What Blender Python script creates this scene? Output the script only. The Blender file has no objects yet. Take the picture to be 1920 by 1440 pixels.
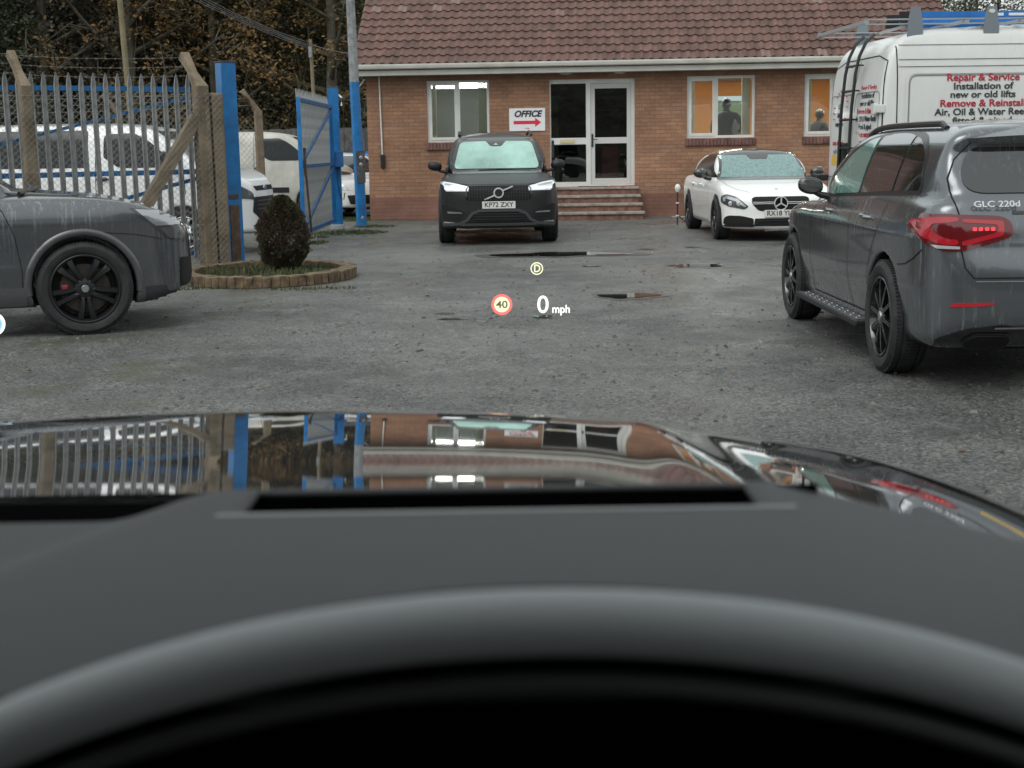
import bpy, bmesh, math, random
import numpy as np
from mathutils import Vector, Matrix
from mathutils.bvhtree import BVHTree
R = math.radians
random.seed(7); np.random.seed(7)
scene = bpy.context.scene
col = scene.collection
# ---------------------------------------------------------------- camera
EYE = 1.5
cd = bpy.data.cameras.new("camera"); cam = bpy.data.objects.new("camera", cd); col.objects.link(cam)
cd.sensor_width = 36.0; cd.lens = 2550/1920*36; cd.clip_start = 0.02; cd.clip_end = 600
_p = math.atan((720-278)/2550.0); _r = 0.016
_fw = Vector((0, math.cos(_p), -math.sin(_p))); _r0 = Vector((1, 0, 0)); _u0 = _r0.cross(_fw)
_R = _r0*math.cos(_r) - _u0*math.sin(_r); _U = _r0*math.sin(_r) + _u0*math.cos(_r)
_m = Matrix((_R, _U, -_fw)).transposed().to_4x4(); _m.translation = Vector((0, 0, EYE))
cam.matrix_world = _m
cd.dof.use_dof = True; cd.dof.focus_distance = 10.0; cd.dof.aperture_fstop = 8.5
scene.camera = cam
scene.render.resolution_x = 1024; scene.render.resolution_y = 768
# ---------------------------------------------------------------- overcast daylight
SUN_EL, SUN_AZ = R(52), R(215)
w = bpy.data.worlds.new("World"); scene.world = w; w.use_nodes = True
nt = w.node_tree; bg = nt.nodes['Background']
sky = nt.nodes.new('ShaderNodeTexSky'); sky.sky_type = 'NISHITA'; sky.sun_disc = False
sky.sun_elevation = SUN_EL; sky.sun_rotation = SUN_AZ; sky.dust_density = 4; sky.air_density = 1.0
hs = nt.nodes.new('ShaderNodeHueSaturation'); hs.inputs['Saturation'].default_value = 0.12
mixw = nt.nodes.new('ShaderNodeMix'); mixw.data_type = 'RGBA'; mixw.inputs[0].default_value = 0.62
mixw.inputs[7].default_value = (6.9, 7.55, 7.55, 1)
nt.links.new(sky.outputs[0], hs.inputs['Color']); nt.links.new(hs.outputs[0], mixw.inputs[6])
nt.links.new(mixw.outputs[2], bg.inputs['Color']); bg.inputs['Strength'].default_value = 0.10
sd = bpy.data.lights.new("sun", 'SUN'); sd.energy = 0.6; sd.angle = R(40); sd.color = (1, .99, .95)
sun = bpy.data.objects.new("sun", sd); col.objects.link(sun)
sun.rotation_euler = (R(90)-SUN_EL, 0, R(180)-SUN_AZ)
vs = scene.view_settings; vs.view_transform = 'Standard'; vs.look = 'None'; vs.gamma = 1; vs.exposure = 0.62
scene.render.engine = 'CYCLES'
scene.cycles.max_bounces = 8; scene.cycles.transparent_max_bounces = 16
# ---------------------------------------------------------------- materials
def _mix(nt, a, b, fac, typ='MIX'):
    n = nt.nodes.new('ShaderNodeMix'); n.data_type = 'RGBA'; n.blend_type = typ
    for s, v in ((0, fac), (6, a), (7, b)):
        if isinstance(v, bpy.types.NodeSocket): nt.links.new(v, n.inputs[s])
        elif s == 0: n.inputs[0].default_value = v
        else: n.inputs[s].default_value = (*v, 1) if len(v) == 3 else v
    return n.outputs[2]
def _coord(nt, scale=(1, 1, 1), space='Object', rot=(0, 0, 0)):
    t = nt.nodes.new('ShaderNodeTexCoord'); m = nt.nodes.new('ShaderNodeMapping')
    m.inputs['Scale'].default_value = scale; m.inputs['Rotation'].default_value = rot
    nt.links.new(t.outputs[space], m.inputs[0]); return m.outputs[0]
def _noise(nt, vec, scale, detail=4, rough=.55):
    n = nt.nodes.new('ShaderNodeTexNoise'); n.inputs['Scale'].default_value = scale
    n.inputs['Detail'].default_value = detail; n.inputs['Roughness'].default_value = rough
    nt.links.new(vec, n.inputs['Vector']); return n.outputs[0]
def _ramp(nt, fac, stops):
    n = nt.nodes.new('ShaderNodeValToRGB'); nt.links.new(fac, n.inputs[0])
    e = n.color_ramp.elements
    while len(e) < len(stops): e.new(.5)
    for i, (p, c) in enumerate(stops):
        e[i].position = p; e[i].color = (c, c, c, 1) if not hasattr(c, '__len__') else (*c, 1)
    return n.outputs[0]
def _bump(nt, h, strength, dist, bs):
    b = nt.nodes.new('ShaderNodeBump'); b.inputs['Strength'].default_value = strength
    b.inputs['Distance'].default_value = dist; nt.links.new(h, b.inputs['Height'])
    nt.links.new(b.outputs[0], bs.inputs['Normal']); return b
M = {}
def mat(name, c=(.5, .5, .5), rough=.5, metal=0, coat=0, emit=None, es=1, var=0, vs_=6, bump=0, bs=40, streak=0, spec=None, cr=.05, c2=None):
    if name in M: return M[name]
    m = bpy.data.materials.new(name); m.use_nodes = True; nt = m.node_tree; b = nt.nodes['Principled BSDF']
    b.inputs['Base Color'].default_value = (*c, 1); b.inputs['Roughness'].default_value = rough
    b.inputs['Metallic'].default_value = metal; b.inputs['Coat Weight'].default_value = coat
    b.inputs['Coat Roughness'].default_value = cr
    if spec is not None: b.inputs['Specular IOR Level'].default_value = spec
    if emit: b.inputs['Emission Color'].default_value = (*emit, 1); b.inputs['Emission Strength'].default_value = es
    cc = None
    if var:
        n = _noise(nt, _coord(nt), vs_, 5, .6)
        d = c2 if c2 else tuple(x*(1-var) for x in c)
        u = tuple(min(1, x*(1+var)) for x in c)
        cc = _mix(nt, d, u, _ramp(nt, n, [(.32, 0), (.68, 1)]))
        nt.links.new(cc, b.inputs['Base Color'])
    if streak:
        v = _coord(nt, (20, 20, .7)); n = _noise(nt, v, 2.0, 4, .65)
        v2 = _coord(nt, (1, 1, 1)); n2 = _noise(nt, v2, 2.2, 3)
        s = _ramp(nt, n, [(.55, 0), (.62, 1)]); s2 = _ramp(nt, n2, [(.42, 0), (.62, 1)])
        mm = nt.nodes.new('ShaderNodeMath'); mm.operation = 'MULTIPLY'
        nt.links.new(s, mm.inputs[0]); nt.links.new(s2, mm.inputs[1])
        m2 = nt.nodes.new('ShaderNodeMath'); m2.operation = 'MULTIPLY'; m2.inputs[1].default_value = streak
        nt.links.new(mm.outputs[0], m2.inputs[0])
        lc = tuple(min(1, x*1.5+.13) for x in c)
        nt.links.new(_mix(nt, cc if cc else c, lc, m2.outputs[0]), b.inputs['Base Color'])
        rr = nt.nodes.new('ShaderNodeMapRange'); rr.inputs[3].default_value = rough; rr.inputs[4].default_value = min(1, rough+.35)
        nt.links.new(m2.outputs[0], rr.inputs[0]); nt.links.new(rr.outputs[0], b.inputs['Roughness'])
    if bump:
        h = _noise(nt, _coord(nt), bs, 4); _bump(nt, h, 1, bump, b)
    M[name] = m; return m
# ---------------------------------------------------------------- object helpers
def link(name, me, m, parent=None, loc=None, mw=None, smooth=False):
    if m is not None: me.materials.append(m)
    if smooth:
        me.polygons.foreach_set('use_smooth', [True]*len(me.polygons))
    o = bpy.data.objects.new(name, me); col.objects.link(o)
    if parent is not None: o.parent = parent
    if loc is not None: o.location = loc
    return o
def thing(name, label, cat, loc=(0, 0, 0), rz=0, group=None):
    o = bpy.data.objects.new(name, None); col.objects.link(o); o.empty_display_size = .3
    o.location = loc; o.rotation_euler = (0, 0, rz); o['label'] = label; o['category'] = cat
    if group: o['group'] = group
    return o
def tag(o, label, cat, group=None):
    o['label'] = label; o['category'] = cat
    if group: o['group'] = group
    return o
def kind(o, k): o['kind'] = k; return o
def copy_tree(o, parent=None):
    c = o.copy(); col.objects.link(c); c.parent = parent
    for ch in list(o.children): copy_tree(ch, c)
    return c
class MB:
    """collects shapes into one mesh"""
    def __init__(s): s.v = []; s.f = []
    def add(s, v, f):
        b = len(s.v); s.v += [tuple(x) for x in v]; s.f += [tuple(i+b for i in q) for q in f]; return s
    def box(s, x0, x1, y0, y1, z0, z1, mtx=None):
        v = [(x, y, z) for z in (z0, z1) for y in (y0, y1) for x in (x0, x1)]
        if mtx is not None: v = [tuple(mtx @ Vector(p)) for p in v]
        return s.add(v, [(0, 2, 3, 1), (4, 5, 7, 6), (0, 1, 5, 4), (2, 6, 7, 3), (0, 4, 6, 2), (1, 3, 7, 5)])
    def bbox(s, x0, x1, y0, y1, z0, z1, b=.01):
        """box with chamfered vertical and top edges"""
        bm = bmesh.new(); vs_ = [bm.verts.new((x, y, z)) for z in (z0, z1) for y in (y0, y1) for x in (x0, x1)]
        for q in [(0, 2, 3, 1), (4, 5, 7, 6), (0, 1, 5, 4), (2, 6, 7, 3), (0, 4, 6, 2), (1, 3, 7, 5)]: bm.faces.new([vs_[i] for i in q])
        bmesh.ops.bevel(bm, geom=bm.edges[:], offset=b, segments=2, affect='EDGES', profile=.6)
        bm.verts.index_update(); s.add([v.co[:] for v in bm.verts], [[v.index for v in f.verts] for f in bm.faces]); bm.free(); return s
    def tube(s, pts, r, n=8, cap=True):
        pts = [Vector(p) for p in pts]; rs = r if hasattr(r, '__len__') else [r]*len(pts)
        vv = []; up = Vector((0, 0, 1))
        d0 = (pts[1]-pts[0]).normalized()
        if abs(d0.z) > .9: up = Vector((0, 1, 0))
        for i, p in enumerate(pts):
            d = (pts[min(i+1, len(pts)-1)]-pts[max(i-1, 0)]).normalized()
            a = d.cross(up).normalized(); b = a.cross(d)
            for k in range(n):
                t = 2*math.pi*k/n; vv.append(p+(a*math.cos(t)+b*math.sin(t))*rs[i])
        ff = []
        for i in range(len(pts)-1):
            for k in range(n): ff.append((i*n+k, i*n+(k+1) % n, (i+1)*n+(k+1) % n, (i+1)*n+k))
        if cap: ff += [tuple(range(n))[::-1], tuple(range((len(pts)-1)*n, len(pts)*n))]
        return s.add(vv, ff)
    def beam(s, a, b, w, h, up=(0, 0, 1)):
        a = Vector(a); b = Vector(b); d = (b-a).normalized(); u = Vector(up)
        if abs(d.dot(u)) > .95: u = Vector((0, 1, 0))
        x = d.cross(u).normalized(); z = x.cross(d)
        v = [p+x*sx*w/2+z*sz*h/2 for p in (a, b) for sx, sz in ((-1, -1), (1, -1), (1, 1), (-1, 1))]
        return s.add(v, [(0, 1, 2, 3), (4, 7, 6, 5), (0, 4, 5, 1), (1, 5, 6, 2), (2, 6, 7, 3), (3, 7, 4, 0)])
    def lathe(s, prof, n=32, axis='Y', c=(0, 0, 0), a0=0, a1=2*math.pi):
        """prof = [(radius, along)]"""
        full = abs(a1-a0-2*math.pi) < 1e-6; m = n if full else n+1
        vv = []
        for i in range(m):
            t = a0+(a1-a0)*i/n
            for r, h in prof:
                x, z = r*math.cos(t), r*math.sin(t)
                p = {'Y': (x, h, z), 'Z': (x, z, h), 'X': (h, x, z)}[axis]
                vv.append((p[0]+c[0], p[1]+c[1], p[2]+c[2]))
        k = len(prof); ff = []
        for i in range(n):
            j = (i+1) % m
            for q in range(k-1): ff.append((i*k+q, j*k+q, j*k+q+1, i*k+q+1))
        return s.add(vv, ff)
    def prism(s, poly, y0, y1, axis='Y'):
        """extrude polygon in xz (axis Y), xy (axis Z), yz (axis X)"""
        f = {'Y': lambda a, b, h: (a, h, b), 'Z': lambda a, b, h: (a, b, h), 'X': lambda a, b, h: (h, a, b)}[axis]
        n = len(poly); v = [f(a, b, y0) for a, b in poly]+[f(a, b, y1) for a, b in poly]
        return s.add(v, [tuple(range(n)), tuple(range(2*n-1, n-1, -1))]+[(i, (i+1) % n, (i+1) % n+n, i+n) for i in range(n)])
    def build(s, name, m, parent=None, smooth=False, loc=None, fix=True):
        me = bpy.data.meshes.new(name); me.from_pydata(s.v, [], s.f)
        if fix:
            bm = bmesh.new(); bm.from_mesh(me); bmesh.ops.recalc_face_normals(bm, faces=bm.faces[:]); bm.to_mesh(me); bm.free()
        o = link(name, me, m, parent, loc, smooth=smooth)
        if smooth: autosmooth(me)
        return o
def autosmooth(me, ang=35):
    bm = bmesh.new(); bm.from_mesh(me); a = R(ang)
    for e in bm.edges:
        if len(e.link_faces) == 2: e.smooth = e.calc_face_angle(0) < a
    bm.to_mesh(me); bm.free()
def text(s, name, size, m, parent, mtx, bold=0.0, shear=0, ext=.001, align='CENTER', spacing=1, width=None, line=1):
    cu = bpy.data.curves.new('t', 'FONT'); cu.body = s; cu.size = size; cu.offset = bold*size; cu.shear = shear
    cu.extrude = ext; cu.align_x = align; cu.align_y = 'CENTER'; cu.space_character = spacing; cu.space_line = line
    o = bpy.data.objects.new('t', cu); col.objects.link(o)
    me = bpy.data.meshes.new_from_object(o.evaluated_get(bpy.context.evaluated_depsgraph_get()))
    bpy.data.objects.remove(o); bpy.data.curves.remove(cu)
    if width:
        xs = [v.co.x for v in me.vertices]; ww = max(xs)-min(xs); k = width/ww
        for v in me.vertices: v.co.x *= k
    me.transform(mtx); me.materials.clear()
    return link(name, me, m, parent)
def frame_m(origin, xdir, ydir):
    x = Vector(xdir).normalized(); y = Vector(ydir).normalized(); z = x.cross(y).normalized()
    m = Matrix((x, y, z)).transposed().to_4x4(); m.translation = Vector(origin); return m
# ---------------------------------------------------------------- implicit car bodies
def crv(pts, n=6):
    """closed Catmull-Rom through pts; a point given as (a, b, 1) is a sharp corner"""
    out = []; N = len(pts)
    for i in range(N):
        p0, p1, p2, p3 = (pts[(i+k-1) % N] for k in range(4))
        P = [np.array(p[:2], float) for p in (p0, p1, p2, p3)]
        if len(p1) > 2: P[0] = 2*P[1]-P[2]
        if len(p2) > 2: P[3] = 2*P[2]-P[1]
        L = np.linalg.norm(P[2]-P[1])
        m1 = (P[2]-P[0]); m2 = (P[3]-P[1])
        m1 = m1/(np.linalg.norm(m1)+1e-9)*L; m2 = m2/(np.linalg.norm(m2)+1e-9)*L
        for k in range(n):
            t = k/n; h = (2*t**3-3*t*t+1, t**3-2*t*t+t, -2*t**3+3*t*t, t**3-t*t)
            out.append(h[0]*P[1]+h[1]*m1+h[2]*P[2]+h[3]*m2)
    return np.array(out)
def sdf(poly, a, b):
    """signed distance to polygon, arrays a,b"""
    sh = np.broadcast(a, b).shape
    A = np.broadcast_to(a, sh).ravel(); B = np.broadcast_to(b, sh).ravel()
    d = np.full(A.shape, 1e9); s = np.zeros(A.shape, bool)
    n = len(poly)
    for i in range(n):
        x0, y0 = poly[i]; x1, y1 = poly[(i+1) % n]
        ex, ey = x1-x0, y1-y0; wx, wy = A-x0, B-y0
        t = np.clip((wx*ex+wy*ey)/(ex*ex+ey*ey+1e-12), 0, 1)
        dx, dy = wx-ex*t, wy-ey*t; d = np.minimum(d, dx*dx+dy*dy)
        c = (y0 > B) != (y1 > B)
        if abs(ey) > 1e-12: s ^= c & (A < ex*(B-y0)/ey+x0)
    d = np.sqrt(d); d[s] *= -1
    return d.reshape(sh)
def smax(a, b, k):
    h = np.maximum(k-np.abs(a-b), 0)/k; return np.maximum(a, b)+h*h*k*.25
def smin(a, b, k): return -smax(-a, -b, k)
class Solid:
    """lower body and cabin, each the rounded intersection of a side, plan and front outline"""
    def __init__(s, sp):
        s.sp = sp
        s.P = {k: crv(v) for k, v in sp.items() if k in ('side', 'plan', 'sect', 'gside', 'gplan', 'gsect')}
    def mirror(s, k):
        return s.P[k]
    def __call__(s, x, y, z):
        sp = s.sp; ya = np.abs(y); k = sp.get('k', .09)
        f = smax(smax(sdf(s.P['side'], x, z), sdf(s.P['plan'], x, ya), k*1.2), sdf(s.P['sect'], ya, z), k)
        if 'gside' in sp:
            kg = sp.get('kg', .07)
            g = smax(smax(sdf(s.P['gside'], x, z), sdf(s.P['gplan'], x, ya), kg), sdf(s.P['gsect'], ya, z), kg)
            f = smin(f, g, sp.get('kb', .05))
        for ax in sp['axles']:
            r = sp['arch']; az = sp['wr']+sp.get('az', .01)
            c = np.sqrt((x-ax)**2+(z-az)**2)-r
            c = np.maximum(c, sp['ain']-ya)
            f = np.maximum(f, -c)
        return f
def surface_nets(F, o, h):
    nx, ny, nz = F.shape; s = F < 0
    cells = np.zeros((nx-1, ny-1, nz-1), int)
    for dx in (0, 1):
        for dy in (0, 1):
            for dz in (0, 1): cells += s[dx:nx-1+dx, dy:ny-1+dy, dz:nz-1+dz]
    act = (cells > 0) & (cells < 8); idx = -np.ones(act.shape, int); idx[act] = np.arange(act.sum())
    I = np.argwhere(act); acc = np.zeros((len(I), 3)); cnt = np.zeros(len(I))
    for ax in range(3):
        oth = [a for a in range(3) if a != ax]
        for p in (0, 1):
            for q in (0, 1):
                off = np.zeros(3, int); off[oth[0]] = p; off[oth[1]] = q
                A = I+off; B = A.copy(); B[:, ax] += 1
                fa = F[A[:, 0], A[:, 1], A[:, 2]]; fb = F[B[:, 0], B[:, 1], B[:, 2]]
                c = (fa < 0) != (fb < 0); t = np.where(c, fa/(fa-fb+1e-12), 0)
                P = A.astype(float); P[:, ax] += t; acc[c] += P[c]; cnt[c] += 1
    V = acc/cnt[:, None]*h+o
    Q = []
    for ax in range(3):
        a, b = [(1, 2), (2, 0), (0, 1)][ax]
        sl0 = [slice(None)]*3; sl1 = [slice(None)]*3; sl0[ax] = slice(0, -1); sl1[ax] = slice(1, None)
        c = s[tuple(sl0)] != s[tuple(sl1)]; E = np.argwhere(c)
        lim = np.array(idx.shape)
        ok = (E[:, a] > 0) & (E[:, b] > 0) & (E[:, a] < lim[a]) & (E[:, b] < lim[b]); E = E[ok]
        sg = s[E[:, 0], E[:, 1], E[:, 2]]
        def cell(da, db):
            C = E.copy(); C[:, a] -= da; C[:, b] -= db; return idx[C[:, 0], C[:, 1], C[:, 2]]
        q = np.stack([cell(1, 1), cell(0, 1), cell(0, 0), cell(1, 0)], 1)
        q[~sg] = q[~sg][:, ::-1]; Q.append(q)
    return V, np.concatenate(Q)
def solid_mesh(fn, lo, hi, h):
    lo = np.array(lo)-h*1.5; n = [int((hi[i]-lo[i])/h)+4 for i in range(3)]
    X = lo[0]+np.arange(n[0])*h; Y = lo[1]+np.arange(n[1])*h; Z = lo[2]+np.arange(n[2])*h
    F = fn(X[:, None, None], Y[None, :, None], Z[None, None, :])
    V, Q = surface_nets(F, lo, h)
    e = .004
    for it in range(2):
        f0 = fn(V[:, 0], V[:, 1], V[:, 2])
        G = np.stack([fn(V[:, 0]+e, V[:, 1], V[:, 2])-f0, fn(V[:, 0], V[:, 1]+e, V[:, 2])-f0, fn(V[:, 0], V[:, 1], V[:, 2]+e)-f0], 1)/e
        g2 = (G*G).sum(1); st = np.clip(f0/(g2+1e-6), -h*.5, h*.5)
        V = V-G*st[:, None]*.9
    me = bpy.data.meshes.new('body'); me.from_pydata(V.tolist(), [], Q.tolist())
    me.polygons.foreach_set('use_smooth', [True]*len(me.polygons)); return me
def fillet(poly, r, n=4):
    out = []; N = len(poly)
    for i in range(N):
        p = Vector(poly[i][:2]); a = Vector(poly[i-1][:2])-p; b = Vector(poly[(i+1) % N][:2])-p
        rr = poly[i][2] if len(poly[i]) > 2 else r
        ra = min(rr, a.length*.45); rb = min(rr, b.length*.45)
        if rr <= 0: out.append(tuple(p)); continue
        A = p+a.normalized()*ra; B = p+b.normalized()*rb
        for k in range(n+1):
            t = k/n; q = A*(1-t)**2+p*2*t*(1-t)+B*t*t; out.append((q.x, q.y))
    return out
class Shell:
    """projects outlines onto a body mesh as thin fitted pieces"""
    def __init__(s, me, root):
        s.bvh = BVHTree.FromPolygons([v.co[:] for v in me.vertices], [p.vertices[:] for p in me.polygons]); s.root = root
    def cast(s, a, b, view):
        o, d = {'left': ((a, 3, b), (0, -1, 0)), 'right': ((a, -3, b), (0, 1, 0)), 'front': ((9, a, b), (-1, 0, 0)),
                'rear': ((-3, a, b), (1, 0, 0)), 'top': ((a, b, 5), (0, 0, -1))}[view]
        h = s.bvh.ray_cast(Vector(o), Vector(d)); return (h[0], h[1]) if h[0] else None
    def patch(s, name, poly, view, m, off=.003, r=.02, grid=.05, parent=None, skirt=.012, tol=None):
        poly = fillet(poly, r); bm = bmesh.new()
        vs_ = [bm.verts.new((a, b, 0)) for a, b in poly]; bm.faces.new(vs_)
        for ax in (0, 1):
            lo = min(p[ax] for p in poly); hi = max(p[ax] for p in poly); n = int((hi-lo)/grid)
            for i in range(1, n+1):
                co = [0, 0, 0]; co[ax] = lo+(hi-lo)*i/(n+1); no = [0, 0, 0]; no[ax] = 1
                bmesh.ops.bisect_plane(bm, geom=bm.verts[:]+bm.edges[:]+bm.faces[:], plane_co=co, plane_no=no, dist=1e-5)
        dead = []; nrm = {}
        for v in bm.verts:
            h = s.cast(v.co.x, v.co.y, view)
            if h is None: dead.append(v); continue
            n = h[1]
            v.co = h[0]+n*off; nrm[v] = n
        bmesh.ops.delete(bm, geom=dead, context='VERTS')
        if not bm.faces: bm.free(); return None
        be = [e for e in bm.edges if e.is_boundary]
        bmesh.ops.recalc_face_normals(bm, faces=bm.faces[:])
        # face outwards
        f = bm.faces[0]; 
        fl = sum(1 if f.normal.dot(nrm.get(f.verts[0], f.normal)) > 0 else -1 for f in bm.faces)
        if fl < 0: bmesh.ops.reverse_faces(bm, faces=bm.faces[:])
        if skirt:
            mp = {}
            for e in be:
                for v in e.verts:
                    if v not in mp: mp[v] = bm.verts.new(v.co-nrm[v]*skirt)
            for e in be:
                a, b = e.verts
                try: nf = bm.faces.new((a, b, mp[b], mp[a])); nf.smooth = False
                except ValueError: pass
                e.smooth = False
        for fc in bm.faces: fc.smooth = True
        me = bpy.data.meshes.new(name); bm.to_mesh(me); bm.free()
        o = link(name, me, m, parent or s.root); return o
    def strip(s, mb, path, view, w=.007, off=.0045, closed=False, step=.03):
        P = [Vector(p[:2]) for p in path]
        if closed: P.append(P[0])
        Q = []
        for a, b in zip(P[:-1], P[1:]):
            n = max(1, int((b-a).length/step)); Q += [a+(b-a)*i/n for i in range(n)]
        Q.append(P[-1]); row = []
        for i, p in enumerate(Q):
            d = (Q[min(i+1, len(Q)-1)]-Q[max(i-1, 0)]);
            if d.length < 1e-9: row.append(None); continue
            d = Vector((-d.y, d.x)).normalized()*w/2
            A = s.cast(p.x+d.x, p.y+d.y, view); B = s.cast(p.x-d.x, p.y-d.y, view)
            row.append((A[0]+A[1]*off, B[0]+B[1]*off) if A and B else None)
        for i in range(len(row)-1):
            if row[i] and row[i+1] and (row[i][0]-row[i+1][0]).length < step*4:
                mb.add([row[i][0], row[i][1], row[i+1][1], row[i+1][0]], [(0, 1, 2, 3)])
# ---------------------------------------------------------------- shared materials
RUB = mat('tyre_rubber', (.022, .022, .023), .75, var=.5, vs_=9, bump=.002, bs=60)
BLK = mat('black_plastic', (.012, .012, .013), .45)
GBLK = mat('gloss_black', (.006, .006, .007), .12, coat=1)
GAP = mat('gap_black', (.003, .003, .003), .8)
CHR = mat('chrome', (.75, .76, .77), .12, metal=1)
SIL = mat('silver', (.5, .51, .52), .3, metal=.9)
GLS = mat('tinted_glass', (.010, .012, .014), .06, coat=1, streak=.35, spec=.8)
REFL = mat('teal_reflection_glass', (.20, .36, .32), .25, coat=.6, var=.45, vs_=2.2, streak=.5, cr=.15)  # teal of the reflected sky is put into the base colour
LENS = mat('lamp_lens', (.55, .57, .58), .08, coat=1, metal=.3)
WLENS = mat('white_lamp_lens', (.85, .87, .9), .15, coat=1, emit=(.9, .95, 1), es=.35)
RED = mat('red_lamp', (.38, .008, .018), .12, coat=1, emit=(1, .02, .04), es=.02)
DRED = mat('dark_red_lamp', (.12, .004, .008), .1, coat=1)
PLW = mat('plate_white', (.72, .72, .68), .4)
PLY = mat('plate_yellow', (.75, .48, .03), .4)
INK = mat('ink_black', (.01, .01, .012), .5)
VGL = mat('dark_van_glass', (.014, .017, .018), .12, spec=.3, streak=.2)
BRK = mat('brake_steel', (.07, .062, .058), .5, metal=.8, var=.3, vs_=20)
def paint(name, c, metal=.5, rough=.3, streak=.3, coat=.8, cr=.06, var=0.0):
    return mat(name, c, rough, metal=metal, coat=coat, streak=streak, cr=cr, var=var, vs_=3)
WH = {}
def wheel_data(key, R_, w_, rr, style, rimm, tread=.78):
    if key in WH: return WH[key]
    g = MB(); p = [(rr-.004, .02), (rr+.012, .006), (rr+.3*(R_-rr), -.004), (rr+.65*(R_-rr), -.006), (R_-.022, .004), (R_-.006, .02), (R_, .04)]
    nb = 4; a, b = .045, w_-.045
    for i in range(nb):
        c = a+(b-a)*(i+.5)/nb
        p += [(R_, c-.009), (R_-.009, c-.006), (R_-.009, c+.006), (R_, c+.009)]
    p += [(R_, w_-.04), (R_-.006, w_-.02), (R_-.022, w_-.004), (rr+.5*(R_-rr), w_), (rr-.004, w_-.02)]
    g.lathe(p, 72)
    # shoulder blocks
    for i in range(90):
        t = 2*math.pi*i/90; c, s = math.cos(t), math.sin(t)
        mt = Matrix(((c, 0, -s, 0), (0, 1, 0, 0), (s, 0, c, 0), (0, 0, 0, 1)))
        g.box(R_-.02, R_+.003, .016, .042, -.008, .008, mt)
        g.box(R_-.02, R_+.003, .07, w_-.07, -.0085, .0085, mt)
    tyre = g.build('tyre', RUB, smooth=True)
    g = MB(); g.lathe([(rr+.004, .004), (rr-.002, .0), (rr-.012, .003), (rr-.016, .018), (rr-.03, .05), (rr-.035, w_-.03), (rr-.005, w_-.012)], 64)
    def bar(pts, y0, y1, bev=.25):
        # spoke outline with a raised spine
        cx = sum(q[0] for q in pts)/len(pts); cz = sum(q[1] for q in pts)/len(pts)
        n = len(pts); v = [(x, y1, z) for x, z in pts]+[(x, y0+.012, z) for x, z in pts]+[(cx+(x-cx)*(1-bev*.5), y0, cz+(z-cz)*(1-bev)) for x, z in pts]
        f = [tuple(range(2*n, 3*n))]+[(i, (i+1) % n, (i+1) % n+n, i+n) for i in range(n)]+[(n+i, n+(i+1) % n, n+(i+1) % n+n, i+2*n) for i in range(n)]
        g.add(v, f)
    def rot(pts, t): return [(x*math.cos(t)-z*math.sin(t), x*math.sin(t)+z*math.cos(t)) for x, z in pts]
    if style == 'multi':
        for i in range(20):
            t = 2*math.pi*i/20; sk = .032 if i % 2 else -.032
            bar(rot([(.05, -.007), (.05, .007), (rr-.012, .0055+sk), (rr-.012, -.0055+sk)], t), .008, .04)
        g.lathe([(.0, .008), (.055, .008), (.072, .02), (.075, .05)], 32)
    elif style == 'twin5':
        for i in range(5):
            t = 2*math.pi*i/5+R(-90)
            for s_ in (1, -1):
                a = [(.04, .010*s_), (.06, .036*s_), (rr*.60, .056*s_), (rr-.012, .082*s_), (rr-.008, .030*s_), (rr*.64, .012*s_), (.09, .004*s_)]
                bar(rot(a if s_ > 0 else a[::-1], t), .012, .05, .35)
            bar(rot([(rr-.030, -.07), (rr-.030, .07), (rr-.008, .09), (rr-.008, -.09)], t), .03, .05)
        g.lathe([(.0, .012), (.06, .012), (.085, .022), (.09, .05)], 32)
        for i in range(5):
            t = 2*math.pi*i/5; g.lathe([(0, .008), (.009, .008), (.010, .02)], 10, c=(.045*math.cos(t), 0, .045*math.sin(t)))
    elif style == 'steel':
        for i in range(10):
            t = 2*math.pi*i/10
            bar(rot([(.05, -.028), (.05, .028), (rr-.012, .022), (rr-.012, -.022)], t), .018, .045)
        g.lathe([(.0, .01), (.06, .01), (.08, .02), (.085, .05)], 24)
    else:
        for i in range(5):
            t = 2*math.pi*i/5+R(90)
            for s_ in (1, -1):
                bar(rot([(.05, .008*s_), (rr-.012, .05*s_), (rr-.012, .095*s_), (.06, .05*s_)][::s_], t), .014, .05)
        g.lathe([(.0, .01), (.055, .01), (.08, .022), (.085, .05)], 24)
    rim = g.build('rim', rimm, smooth=True)
    g = MB(); g.lathe([(.0, .0), (.028, .0), (.033, .006), (.033, .02)], 24)
    cap = g.build('hub_cap', SIL, smooth=True)
    g = MB(); g.lathe([(.0, .075), (rr*.72, .075), (rr*.72, .095), (.07, .1), (.07, w_-.02), (0, w_-.02)], 40)
    g.lathe([(rr*.9, w_-.05), (.02, w_-.04)], 40)
    hub = g.build('wheel', BRK, smooth=True)
    WH[key] = (hub, tyre, rim, cap)
    return WH[key]
def place_wheel(data, root, x, y, z, left, steer=0, first=False):
    hub = data[0].copy(); col.objects.link(hub); hub.parent = root; hub.location = (x, y, z)
    hub.rotation_euler = (0, 0, (math.pi if left else 0)+steer)
    for d in data[1:]:
        c = d.copy(); col.objects.link(c); c.parent = hub
    return hub
def drop_protos():
    for k, d in WH.items():
        for o in d: bpy.data.objects.remove(o)
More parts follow.
